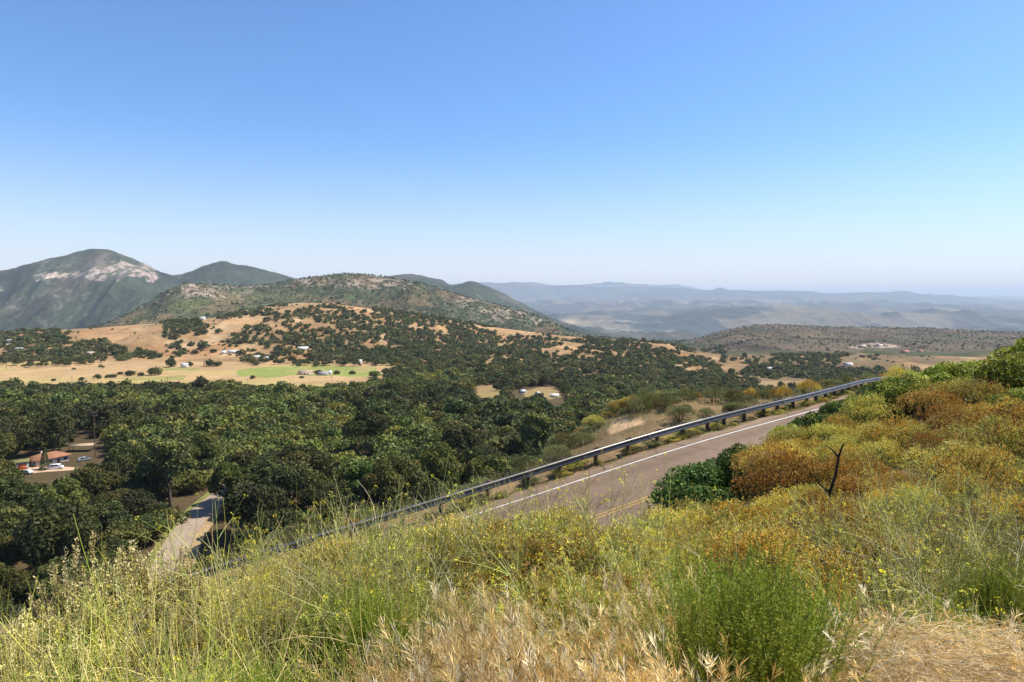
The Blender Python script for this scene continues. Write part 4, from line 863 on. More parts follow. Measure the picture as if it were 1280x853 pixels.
# feathery bright green bushes in the foreground
seed(91)
def feathery(R, H, n, nl):
    st, fo = Geo(), Geo(); d = updirs(n, .32); p = arcs(R_.normal(0, .10, (n, 3)) * [1, 1, .1], d, H * U(.55, 1.08, n), 7, U(-.1, .25, n), .05); st.tubes(p, .0020, (.26, .36, .05), 3, .4)
    m = n * nl; i = R_.integers(n, size=m); f = U(.22, 1, m); j = np.minimum((f * 6).astype(int), 5); r = (f * 6 - j)[:, None]; c = p[i, j] * (1 - r) + p[i, j + 1] * r
    fo.leaves(c, norm(norm(p[i, j + 1] - p[i, j]) * .75 + unit(m) * .85), unit(m), U(.010, .024, m), .0040, pick([(.19, .26, .022), (.26, .33, .03), (.13, .19, .016), (.34, .37, .05)], m)); return st, fo
s, f = feathery(.3, .95, 560, 210); fb = build('broom_bush', 'bright green feathery bush standing in dry grass in the foreground', 'bush', [('stems', s, 'weed'), ('foliage', f, 'shrub')])
place(fb, at(945, 2.75, -.05), 0, (1.0, 1.0, .90))
for (px, D, s, lab) in [(985, 3.1, .85, 'feathery green bush joined to the right of the bright foreground bush'), (900, 3.3, .85, 'feathery green bush left behind the bright foreground bush'), (1035, 3.3, .55, 'small feathery green bush beside the tan hay mound'), (470, 3.9, .72, 'pale green feathery bush in the weeds below the left guardrail'), (425, 4.2, .7, 'second pale green feathery bush below the left guardrail, nearer the road line'),
                       (300, 3.3, .5, 'small green feathery bush above the white seed heads'), (1215, 3.6, .6, 'green feathery bush under the mustard at the right edge'), (1265, 4.4, .7, 'green feathery bush at the right edge behind the hay mound')]:
    place(fb, at(px, D, -.05), U(0, 6.28), s, lab)

# mustard plants
seed(101)
mus = []
for i in range(6):
    s, f = mustard(U(1.0, 1.2), int(U(9, 14)), .85, sag=.35); mus.append(build('mustard_plant', 'yellow mustard plant among the weeds of the bank', 'plant', [('stems', s, 'weed'), ('blossoms', f, 'petal')]))
tall = []
for i in range(4):
    s, f = mustard(1.25, 3, .22, sag=.05); tall.append(build('mustard_plant', 'yellow mustard plant among the weeds of the bank', 'plant', [('stems', s, 'weed'), ('blossoms', f, 'petal')]))
def scatter_m(n, p0, p1, D0, D1, lab, grp, s0, s1, mind=.28):
    X, Y, Z = fan(n * 6, p0, p1, D0, D1); done = []
    for i in range(len(X)):
        if len(done) >= n: break
        if any((X[i] - a) ** 2 + (Y[i] - b) ** 2 < mind ** 2 for a, b in done): continue
        done.append((X[i], Y[i])); s = U(s0, s1); place(mus[R_.integers(6)], (X[i], Y[i], Z[i] - .03), U(0, 6.28), s, lab, grp, (U(-.35, .35), U(-.35, .35)))
scatter_m(70, 560, 860, 4.0, 7.2, 'tangled yellow flowered mustard in front of the road, left of the dark green bush', 'mustard plants in front of the road', .62, .95)
scatter_m(64, 290, 570, 3.8, 6.9, 'pale green mustard tangle in front of the left part of the guardrail', 'mustard plants in front of the left guardrail', .6, .92)
scatter_m(70, 1010, 1330, 3.6, 8.5, 'yellow flowered mustard on the right, behind the tan hay mound', 'mustard plants behind the hay mound', .6, .95)
scatter_m(22, 850, 1010, 4.2, 8.0, 'yellow flowered mustard behind the bright green feathery bush', 'mustard plants behind the feathery bush', .55, .8)
scatter_m(26, -60, 330, 2.6, 5.2, 'thin mustard stalks in the weeds at the lower left', 'mustard plants of the lower left', .5, .75)
for (px, D, s, lab) in [(690, 5.6, .95, 'tall mustard stalk rising over the road beside the white edge line'), (735, 5.8, 1.0, 'tall mustard stalk crossing the yellow center lines'), (770, 5.9, .95, 'tall mustard stalk left of the dark green roadside bush'), (800, 6.2, 1.0, 'tall mustard stalk just in front of the road bend'), (830, 6.3, 1.0, 'tall mustard stalk with its head over the center lines near the dark bush'),
                       (655, 5.4, .85, 'mustard stalk reaching the lower edge of the guardrail'), (905, 6.5, .85, 'slanted mustard stalk over the golden bushes'), (1085, 6.5, 1.0, 'upright mustard stalk in the middle of the golden bushes'), (1140, 6.6, .95, 'mustard stalk right of the black dead branch'), (1190, 6.0, .95, 'mustard stalk at the right of the golden bushes'),
                       (335, 6.0, .95, 'pale stalk standing against the dark wood right of the lower road'), (300, 6.0, .95, 'pale leaning stalk over the lower road'), (372, 6.2, .9, 'pale stalk against the dark wood above the left guardrail'), (270, 5.6, 1.0, 'pale stalk rising before the lower road'), (430, 6.2, .85, 'pale stalk above the guardrail left of its middle'), (235, 5.4, .95, 'pale stalk left of the lower road')]:
    place(tall[R_.integers(4)], at(px, D, -.02), U(0, 6.28), s, lab, 'tall single mustard stalks', (U(-.25, .25), U(-.25, .25)))
seed(105)
for (px, D, s) in [(600, 6.3, .95), (640, 6.0, 1.0), (680, 5.7, 1.05), (720, 5.9, .95), (660, 5.0, .8), (430, 6.1, .85), (465, 6.3, .8), (395, 5.9, .7), (760, 6.3, .85), (800, 6.8, .8), (700, 4.8, .7), (560, 6.2, .75), (520, 6.2, .7), (840, 7.2, .8), (740, 5.0, .7), (615, 5.2, .75), (350, 5.6, .6), (780, 5.4, .7), (870, 7.6, .85), (500, 6.2, .95), (540, 6.3, .95), (575, 6.4, .95), (480, 5.6, .8), (410, 6.4, .8), (375, 6.3, .75), (330, 6.2, .7), (300, 6.0, .65), (445, 5.2, .7), (270, 5.9, .6), (660, 6.6, .95), (700, 6.6, .9)]:
    place(BK['yellow' if U(0, 1) < .75 else 'gold'][R_.integers(4)], at(px, D, -.05), U(0, 6), (s * 1.15, s * 1.15, s * 1.02), 'rounded yellow green bush under the mustard tangle in front of the road', 'yellow bushes in front of the road')

for (px, D, s) in [(60, 4.6, .7), (120, 4.5, .65), (180, 4.4, .7), (240, 4.5, .75), (300, 4.7, .75), (350, 4.6, .7), (210, 5.3, .75), (270, 5.2, .7), (330, 5.3, .75), (390, 5.0, .75), (150, 5.0, .7), (20, 4.2, .6), (90, 3.9, .55), (420, 4.4, .7), (470, 4.6, .75), (520, 5.0, .75), (560, 4.7, .7)]:
    place(BK['yellow' if U(0, 1) < .6 else 'olive'][R_.integers(4)], at(px, D, -.08), U(0, 6), (s * .9, s * .9, s * .8), 'low rounded yellow green bush sunk in the weeds at the left of the bank', 'low bushes in the left weeds')

# tangle of thin weeds between the plants, dry grass at the feet of the photographer
seed(111)
WEED = [(.42, .45, .075), (.54, .51, .12), (.29, .36, .05), (.60, .52, .18), (.62, .52, .24), (.36, .41, .07)]
g = Geo()
def weeds(n, p0, p1, D0, D1, L0, L1, pal, spread=.9, w=.0045, sag=.35, lift=.0):
    X, Y, Z = fan(n, p0, p1, D0, D1); cl = fbm(X * 1.5, Y * 1.5, 2); k = ~on_road(X, Y) & (cl > -.35); X, Y, Z, cl = X[k], Y[k], Z[k], cl[k]; n = len(X)
    p = arcs(np.stack([X, Y, Z - .02 + lift * U(0, 1, n) * np.clip(cl + .5, 0, 1)], 1), updirs(n, spread), U(L0, L1, n) * np.clip(.8 + .5 * cl, .5, 1.3), 7, sag * U(-.4, 1.4, n), .16)
    tint = np.clip(1 + .5 * fbm(X / 1.2, Y / 1.2, 2), .6, 1.4)[:, None]; g.tubes(p, np.full(n, w * .5) * U(.6, 1.5, n), pick(pal, n, .6, 1.35) * tint, 3, .4); return p
weeds(3800, -120, 560, 2.2, 6.8, .35, .85, WEED, lift=.3)
weeds(3600, 380, 900, 3.0, 7.2, .3, .75, WEED, lift=.35)
weeds(3600, 900, 1420, 3.2, 9.0, .3, .7, WEED + [(.5, .36, .10)], lift=.3)
weeds(2800, 360, 930, 3.8, 6.6, .35, .75, [(.52, .54, .20), (.62, .58, .28), (.44, .48, .14), (.66, .60, .36)], 1.2, .0065, .35, lift=.5)
weeds(1300, -80, 420, 3.4, 5.8, .3, .62, [(.50, .47, .20), (.40, .42, .14), (.58, .50, .27)], 1.2, .005, .4, lift=.3)
weeds(1800, 980, 1420, 4.0, 8, .35, .75, [(.56, .56, .26), (.46, .48, .16), (.62, .58, .36)], 1.15, .0075, .3, lift=.5)
weeds(5200, -120, 620, 1.7, 3.9, .2, .5, [(.22, .34, .05), (.32, .40, .07), (.44, .44, .13), (.17, .26, .04)], .55, .005)
weeds(900, 820, 1420, 7, 16, .4, .8, [(.5, .42, .14), (.40, .34, .10)], .8, .010)
weeds(3000, -700, -120, 2.2, 6.5, .3, .75, WEED, lift=.3)
weeds(3000, 1420, 1900, 3.2, 8, .3, .7, WEED, lift=.3)
tag(g.obj('weeds', M['weed']), 'tangle of thin yellow green weed stems over the whole bank', 'weeds', kind='stuff')
# flat leafy ground cover that keeps the soil from showing
g = Geo()
def litter(n, p0, p1, D0, D1, h, size, pal):
    X, Y, Z = fan(n, p0, p1, D0, D1); k = ~on_road(X, Y); X, Y, Z = X[k], Y[k], Z[k]; n = len(X)
    tint = np.clip(1 + .6 * fbm(X / .8, Y / .8, 2), .4, 1.6)[:, None]; hh = U(0, 1, n) ** 1.5 * h * np.clip(.8 + 1.6 * fbm(X / .55 + 4, Y / .55, 2), .1, 2)
    g.leaves(np.stack([X, Y, Z + hh], 1), norm(unit(n) + [0, 0, .5]), unit(n), size * U(.6, 1.5, n), size * U(.10, .25, n), pick(pal, n) * tint)
litter(52000, -120, 1420, 2.0, 8.5, .36, .032, [(.13, .17, .03), (.22, .24, .05), (.08, .10, .025), (.30, .27, .09), (.16, .21, .04)])
litter(30000, 780, 1500, 8, 33, .18, .07, [(.16, .13, .035), (.22, .15, .04), (.10, .09, .03), (.26, .20, .06)])
tag(g.obj('undergrowth', M['shrub']), 'small leaves and litter under the weeds of the bank', 'undergrowth', kind='stuff')
seed(121)
STRAW = [(.80, .63, .24), (.86, .72, .34), (.68, .50, .16), (.92, .83, .54), (.50, .33, .09)]
g = Geo()
def foxtail(n, p0, p1, D0, D1, L0, L1, lean=(0, 0, 0), head=True, dens=-.5, pal=STRAW, awn=16, spread=.35, hl=.05, mound=False):
    X, Y, Z = fan(n, p0, p1, D0, D1); k = fbm(X * 2.1 + 9, Y * 2.1, 2) > dens; X, Y, Z = X[k], Y[k], Z[k]; n = len(X)
    if mound: Z = Z + .40 * np.exp(-(((X - 1.75) / .95) ** 2 + ((Y - 2.95) / .85) ** 2))
    p = arcs(np.stack([X, Y, Z - .02], 1), norm(updirs(n, spread) + np.array(lean)), U(L0, L1, n), 6, U(.0, .7, n), .08); tint = np.clip(1 + .5 * fbm(X * 1.7, Y * 1.7, 2), .6, 1.4)[:, None]
    c = pick(pal, n) * tint; g.ribbons(p, np.full(n, .0028), c)
    if not head: return
    d = norm(p[:, -1] - p[:, -2]); m = n * awn; i = np.repeat(np.arange(n), awn); f = np.tile(np.linspace(0, 1, awn), n)[:, None]
    g.leaves(p[i, -1] + d[i] * (f * hl - .01), norm(d[i] * 1.2 + unit(m) * .75), unit(m), hl * U(.5, 1.0, m), .0022 + .002 * U(0, 1, m), (c[i] * U(.85, 1.35, m)[:, None]))
foxtail(3400, 470, 930, 1.5, 3.0, .28, .55, (-.1, -.05, 0), dens=-.35, hl=.062)
foxtail(800, 330, 560, 1.5, 2.3, .2, .42, dens=-.3)
foxtail(3600, 560, 910, 2.4, 4.2, .4, .72, (-.15, 0, 0), dens=-.2, hl=.07)
foxtail(1300, 430, 640, 2.3, 3.5, .35, .6, (-.1, 0, 0), dens=-.1, hl=.065)
foxtail(3000, 980, 1900, 1.3, 2.8, .2, .45, (.2, 0, 0), dens=-.4)
foxtail(4200, 1000, 1900, 1.9, 4.2, .12, .32, (-.2, 0, 0), dens=-.3, spread=.6, hl=.045, mound=True)
tag(g.obj('dry_grass', M['straw']), 'dry tan foxtail grass with feathery heads in the foreground', 'grass', kind='stuff')
# hay mound: matted fine straw
g = Geo()
X, Y, Z = fan(40000, 1000, 1900, 1.7, 3.9); h = .46 * np.exp(-(((X - 1.75) / .95) ** 2 + ((Y - 2.95) / .85) ** 2)) + .10
n = len(X); a = R_.normal(-.3, .7, n); d = np.stack([np.cos(a), np.sin(a) * .8, U(-.05, .75, n)], 1)
p = arcs(np.stack([X, Y, Z + h * U(.1, 1, n)], 1), norm(d), U(.12, .34, n), 5, U(.2, 1.0, n), .12); g.ribbons(p, np.full(n, .0026), pick(STRAW[:4], n) * np.clip(1 + .4 * fbm(X * 2.5, Y * 2.5, 2), .6, 1.4)[:, None])
tag(g.obj('matted_hay', M['straw']), 'matted fine golden straw mounded at the lower right', 'grass', kind='stuff')
# two grass tufts that stand out
g = Geo(); PALE = [(.66, .56, .42), (.72, .63, .50), (.58, .46, .32)]
def tuft(label, name, px, D, n, L, pal, lean, awn, hl):
    global g
    g = Geo(); X0 = (px - 640) / F * D; X = X0 + R_.normal(0, .10, n); Y = D + R_.normal(0, .10, n); Z = near_z(X, Y)
    p = arcs(np.stack([X, Y, Z], 1), norm(updirs(n, .3) + np.array(lean)), U(.5, 1, n) * L, 6, U(.1, .9, n), .06); c = pick(pal, n); st = Geo(); st.ribbons(p, np.full(n, .0026), c); hd = Geo()
    d = norm(p[:, -1] - p[:, -2]); m = n * awn; i = np.repeat(np.arange(n), awn); f = np.tile(np.linspace(0, 1, awn), n)[:, None]
    hd.leaves(p[i, -1] + d[i] * (f * hl - hl * .3), norm(d[i] + unit(m) * 1.0), unit(m), hl * U(.4, .8, m), .0024, c[i] * U(.9, 1.3, m)[:, None])
    t = thing(name, label, 'grass tuft'); st.obj('stalks', M['straw'], t); hd.obj('seed_heads', M['straw'], t)
tuft('white fluffy seeded grass tuft at the bottom edge, left of the tan grass', 'grass_tuft', 268, 1.95, 170, .50, PALE, (0, 0, .2), 26, .055)
tuft('smaller white fluffy grass tuft just behind the whitest one', 'grass_tuft', 325, 2.15, 60, .5, PALE, (.1, 0, .2), 26, .05)
tuft('pale drooping brome tuft right behind the bright green feathery bush', 'grass_tuft', 1015, 3.0, 60, .72, [(.62, .50, .30), (.55, .42, .22)], (.25, 0, .3), 12, .08)
tuft('reddish drooping dry grass tuft right of the green bush foot', 'grass_tuft', 1010, 2.25, 70, .48, [(.42, .22, .07), (.50, .30, .12)], (-.25, 0, .2), 12, .07)

# grass and scrub on the far side of the rail and under it
seed(131)
g = Geo(); m = 16000; i = R_.integers(len(RL), size=m); o = np.where(U(0, 1, m) < .35, U(-.6, .28, m), -U(.3, 1, m) ** 1.6 * 8 + .0); pt = RL[i] + RN[i] * o[:, None] + R_.normal(0, .15, (m, 3)) * [1, 1, 0]
k = fbm(pt[:, 0] / 1.6, pt[:, 1] / 1.6, 3) > -.25; pt = pt[k]; o = o[k]; m = len(pt); pt[:, 2] = near_z(pt[:, 0], pt[:, 1]); und = o > -.6
p = arcs(pt, updirs(m, .45), np.where(und, U(.08, .35, m), U(.25, .95, m)), 5, U(0, .4, m), .08)
g.ribbons(p, np.where(und, .02, .014), np.where(und[:, None], pick([(.22, .26, .05), (.30, .28, .06), (.16, .20, .04), (.34, .24, .06)], m), pick([(.32, .30, .15), (.22, .24, .09), (.42, .38, .24), (.15, .18, .055)], m)))
tag(g.obj('verge_grass', M['weed']), 'pale grass and weeds along both sides of the guardrail', 'grass', kind='stuff')
VB = [('yellow', 'small weedy bush growing under the guardrail', 'small bushes under the guardrail'), ('rust', 'orange scrub bush on the slope beyond the guardrail', 'orange bushes beyond the guardrail'), ('scrub', 'grey green scrub bush on the slope beyond the guardrail', 'grey green bushes beyond the guardrail')]
for q in range(210):
    k = int(U(4, len(RL) - 12)); o = U(-.7, .18); p = RL[k] + RN[k] * o; s = U(.32, .8); place(BK[['yellow', 'olive', 'scrub', 'scrub'][R_.integers(4)]][R_.integers(4)], (p[0], p[1], p[2] - .06), U(0, 6), (s * 1.2, s * 1.2, s * .7), *VB[0][1:])
for q in range(190):
    k = int(U(14, len(RL) - 6)); o = -U(1.4, 16); p = RL[k] + RN[k] * o; z = float(near_z(p[:1], p[1:2])[0]); s = U(.8, 1.9); j = 1 if U(0, 1) < .22 else 2
    qx, qy = proj(p[0], p[1], z)
    if inpoly(np.array([qx]), np.array([qy]), [(750, 552), (752, 530), (780, 518), (812, 522), (812, 556), (780, 562)])[0]: continue
    place(BK[VB[j][0]][R_.integers(4)], (p[0], p[1], z - .1), U(0, 6), (s, s, s * U(.8, 1.2)), *VB[j][1:])
for q in range(200):
    px = U(640, 870); p = at(px, U(40, 56)); s = U(.45, 1.25); qx, qy = proj(p[0], p[1], p[2])
    if inpoly(np.array([qx]), np.array([qy]), [(752, 556), (752, 530), (780, 518), (812, 522), (812, 556), (780, 562)])[0]: continue
    j = 'rust' if U(0, 1) < .12 else 'olive' if U(0, 1) < .25 else 'scrub'; place(BK[j][R_.integers(4)], (p[0], p[1], p[2] - .1), U(0, 6), (s * 1.3, s * 1.3, s * .8), 'low scrub bush on the sandy knoll beyond the guardrail', 'low bushes of the sandy knoll')
for (px, D, s, lab) in [(880, 60, 2.0, 'green bush beyond the rail, first of the hedge row left of the rail bend'), (915, 62, 2.2, 'green bush beyond the rail in the middle of the hedge row'), (950, 63, 2.0, 'green bush beyond the rail near the right end of the hedge row'), (985, 66, 2.0, 'green bush at the right end of the hedge row beyond the rail'), (835, 58, 1.8, 'green bush just right of the bare sandy patch'), (660, 52, 2.2, 'dark bush at the left foot of the sandy knoll'), (640, 56, 2.4, 'dark bush below the left foot of the sandy knoll'), (700, 56, 1.9, 'dark bush at the back of the sandy knoll')]:
    place(lb[3], at(px, D, -.3), U(0, 6), (s, s, s), lab)

# dead wood
g = Geo(); q = np.array([[0, 0, -.2], [.02, 0, .25], [.10, .02, .5], [.05, .0, .75], [.14, .02, 1.0], [.17, 0, 1.3], [.24, .02, 1.5]]); g.tubes(q[None], .036, (.03, .024, .02), 7, .35)
g.tubes(np.array([[q[2], q[2] + [.16, 0, .15], q[2] + [.2, .03, .32]], [q[3], q[3] + [-.15, .02, .12], q[3] + [-.25, 0, .3]], [q[1], q[1] + [-.16, 0, .1], q[1] + [-.22, 0, .22]], [q[5], q[5] + [-.1, 0, .12], q[5] + [-.2, .05, .18]]], float), .018, (.03, .024, .02), 5, .3)
o = g.obj('dead_branch', M['bark'], None, True); tag(o, 'crooked black dead branch sticking up from the golden scrub', 'branch'); o.location = at(1040, 8.8, .12); o.scale = (.85,) * 3
for (px, D, s, lab) in [(972, 20.5, .9, 'dead grey twig at the road edge in front of the white line'), (1088, 22.5, 1.5, 'bare grey twigs at the end of the guardrail'), (1160, 22.5, 1.2, 'bare grey twigs in the green bushes right of the guardrail end')]:
    g = Geo(); d = updirs(9, .6); p = arcs(np.zeros((9, 3)), d, U(.7, 1.5, 9), 7, U(-.1, .3, 9), .12); g.tubes(p, .016, (.20, .17, .15), 4, .3)
    i = R_.integers(9, size=34); j = R_.integers(2, 6, size=34); b = arcs(p[i, j], norm(norm(p[i, j + 1] - p[i, j]) + unit(34) * .8), U(.2, .5, 34), 4, 0, .1); g.tubes(b, .007, (.22, .19, .17), 3, .4)
    o = g.obj('dead_twig', M['bark']); tag(o, lab, 'twig'); o.location = at(px, D, 0); o.scale = (s,) * 3

# ------------------------------------------------------------------ buildings, vehicles and poles of the valley
def part(name, mat, parent, boxes, col):
    g = Geo()
    for b in boxes: g.box(b[0], b[1], b[2] if len(b) > 2 else col)
    return g.obj(name, M[mat], parent)
def gable_roof(name, parent, L, Wd, h, z, col, hip=0.0, over=.5, th=.18):
    g = Geo(); x, y = L / 2 + over, Wd / 2 + over; r = x - hip
    v = [[-x, -y, z], [x, -y, z], [x, y, z], [-x, y, z], [-r, 0, z + h], [r, 0, z + h]]; v = np.array(v + [[a, b, c - th] for a, b, c in v], float)
    g.add(v, [[0, 1, 5, 4], [2, 3, 4, 5], [6, 10, 11, 7], [8, 11, 10, 9], [0, 6, 7, 1], [1, 7, 8, 2], [2, 8, 9, 3], [3, 9, 6, 0]], [[1, 2, 5], [3, 0, 4], [7, 11, 8], [9, 10, 6]], c=col); return g.obj(name, M['roof'], parent)
def on_ground(p, dz=0.0): return (p[0], p[1], float(ground(np.array([p[0]]), np.array([p[1]]))[0]) + dz)
HS = .86
hz = thing('house', 'cream walled house under a broad terracotta hipped roof among dark oaks', 'house', on_ground(house_p), math.radians(62))
hz.scale = (HS,) * 3; part('wall', 'wall', hz, [((0, 0, 1.35), (13, 8, 3.3))], (.68, .60, .50)); rf = gable_roof('roof', hz, 13, 8, 1.9, 3.05, (.29, .135, .075), hip=4.2, over=1.1)
part('chimney', 'wall', rf, [((-2.2, .8, 4.9), (.8, .8, 1.3))], (.60, .52, .45))
part('door', 'wood', hz, [((2.2, -4.03, 1.05), (1.1, .12, 2.1))], (.12, .07, .04))
for x in (-4.4, -1.4, 5.0):
    w = part('window', 'wall', hz, [((x, -4.03, 1.6), (1.9, .10, 1.4))], (.80, .78, .74)); part('pane', 'glass', w, [((x, -4.07, 1.6), (1.6, .08, 1.15))], (.02, .025, .03))
for y in (-1.8, 1.8):
    w = part('window', 'wall', hz, [((-6.53, y, 1.6), (.10, 1.7, 1.4))], (.80, .78, .74)); part('pane', 'glass', w, [((-6.57, y, 1.6), (.08, 1.4, 1.15))], (.02, .025, .03))
gs = thing('garage', 'small garage with an orange door and mossy green flat roof left of the house', 'garage', on_ground(P(22, 603, 246)), math.radians(35))
part('wall', 'wall', gs, [((0, 0, 1.2), (7, 5, 3))], (.40, .38, .36)); part('roof', 'roof', gs, [((0, 0, 2.85), (7.8, 5.8, .3))], (.16, .16, .06)); part('door', 'wood', gs, [((1.6, -2.53, 1.1), (2.4, .1, 2.2))], (.50, .14, .05)); part('window', 'glass', gs, [((-1.8, -2.53, 1.5), (1.4, .1, .9))], (.03, .03, .04))
cp = thing('carport', 'open carport with a flat tan roof behind the house beside the pole', 'carport', on_ground(P(104, 580, 279)), .25)
part('roof', 'roof', cp, [((0, 0, 2.6), (9, 5, .2))], (.40, .30, .20))
for x in (-4, 4):
    for y in (-2, 2): part('post', 'wood', cp, [((x, y, 1.2), (.18, .18, 2.6))], (.25, .2, .16))
g = Geo(); V, col = [], []; c0 = on_ground(P(50, 603, 247)); a = np.linspace(0, 2 * math.pi, 28, endpoint=False); r = 9 * (1 + .25 * np.sin(3 * a + 1)); xx, yy = c0[0] + r * np.cos(a) * 1.5, c0[1] + r * .8 * np.sin(a)
n8 = 9; X = c0[0] + np.outer(np.linspace(0, 1, n8), xx - c0[0]); Y = c0[1] + np.outer(np.linspace(0, 1, n8), yy - c0[1]); Z = ground(X, Y) + .12 - .3 * np.linspace(0, 1, n8)[:, None] ** 6
i = np.arange(n8 * 28).reshape(n8, 28); j = np.roll(i, -1, 1); g.add(np.stack([X, Y, Z], -1), np.stack([i[:-1], i[1:], j[1:], j[:-1]], -1).reshape(-1, 4), c=(.48, .33, .22)); o = g.obj('yard', M['soil']); o['kind'] = 'structure'
def vehicle(name, label, cat, loc, rz, L, H, col, van=False):
    t = thing(name, label, cat, loc, rz); g = Geo(); hood = .62 * H
    prof = [(-L/2, .35), (-L/2, hood), (-L*.44, hood + .02), (-L*.36, H), (L*(.30 if van else .16), H), (L*(.40 if van else .30), hood), (L*.48, hood*.88), (L/2, hood*.6), (L/2, .35)]
    n = len(prof); v = np.array([[x, s * (.86 if z <= hood + .03 else .72), z] for s in (-1, 1) for x, z in prof]); g.add(v, [[k, k + 1, n + k + 1, n + k] for k in range(n - 1)] + [[n - 1, 0, n, 2 * n - 1]], None, col)
    for s in (0, n): g.add(v[s:s + n], None, [[0, k, k + 1] for k in range(1, n - 1)], col)
    g.obj('body', M['paint'], t)
    for s in (-1, 1): part('side_window', 'glass', t, [((-L * .05, s * .80, (hood + H) / 2 + .02), (L * .5, .12, (H - hood) * .62))], (.02, .025, .03))
    part('windscreen', 'glass', t, [((L * (.36 if van else .24), 0, (hood + H) / 2), (.25, 1.3, (H - hood) * .6))], (.02, .025, .03))
    for x in (-L * .31, L * .31):
        for s in (-1, 1):
            g = Geo(); g.tubes(np.array([[[x, s * .70, .33], [x, s * .90, .33]]]), .33, (.02, .02, .02), 12, 1); w = g.obj('wheel', M['rubber'], t); g = Geo(); g.tubes(np.array([[[x, s * .895, .33], [x, s * .92, .33]]]), .19, (.45, .45, .46), 10, 1); g.obj('rim', M['steel'], w)
vehicle('parked_van', 'white van parked in front of the terracotta-roofed house', 'van', on_ground(P(70, 598, 247)), .3, 4.9, 1.95, (.78, .78, .77), True)
vehicle('parked_car', 'pale grey car parked on the bare yard below the house', 'car', on_ground(P(34, 609, 240)), 2.9, 4.4, 1.45, (.5, .5, .5))
vehicle('parked_car', 'silver car half hidden by oaks right of the house', 'car', on_ground(P(106, 590, 262)), .8, 4.4, 1.45, (.25, .27, .29))
vehicle('parked_car', 'blue car half hidden by oaks right of the house yard', 'car', on_ground(P(122, 612, 236)), .5, 4.4, 1.45, (.10, .14, .28))
# small conifer in front of the house
g, st = Geo(), Geo(); n = 1500; f = U(0, 1, n) ** 1.3; a = U(0, 6.28, n); r = 1.9 * (1 - f) * U(.3, 1, n); g.leaves(np.stack([r * np.cos(a), r * np.sin(a), .8 + 7.4 * f - r * .25], 1), norm(np.stack([np.cos(a), np.sin(a), np.full(n, -.2)], 1) + unit(n) * .3), unit(n), .5, .22, pick(OAK * [.9, 1.2, 1.3], n)); st.tubes(np.array([[[0, 0, -.5], [0, 0, 4.], [0, 0, 8.]]]), .16, (.10, .07, .05), 6, .2)
t = thing('conifer_tree', 'slim conifer standing in front of the terracotta roof', 'tree', on_ground(P(57, 598, 246))); g.obj('crown', M['oak'], t); st.obj('trunk', M['bark'], t)

def cottage(label, px, py, wpx, hpx, wall, roof, rz=.1, cat='house', roofh=.35, deep=.6):
    p = far_hit(px, py); k = p[1] / F; L, h = wpx * k, hpx * k; Wd = max(4.0, L * deep); t = thing({'house': 'farmhouse', 'barn': 'barn', 'shed': 'shed', 'trailer': 'trailer'}[cat], label, cat, (p[0], p[1], p[2]), rz)
    w = h * (1 - roofh) + .4; part('wall', 'wall', t, [((0, 0, w / 2 - .6), (L, Wd, w + 1.2))], wall); gable_roof('roof', t, L, Wd, h * roofh + .5, w, roof, 0, .4)
    for x in (-.28, .22): f = part('window', 'wall', t, [((x * L, -Wd / 2 - .03, w * .55), (L * .14, .08, w * .38))], (.7, .7, .68)); part('pane', 'glass', f, [((x * L, -Wd / 2 - .07, w * .55), (L * .115, .06, w * .31))], (.03, .03, .04))
    part('door', 'wood', t, [((0, -Wd / 2 - .03, w * .4), (L * .08, .08, w * .8))], (.10, .07, .05))
WHT, GRY, TNW, RED = (.66, .65, .62), (.45, .44, .43), (.50, .40, .30), (.38, .15, .09)
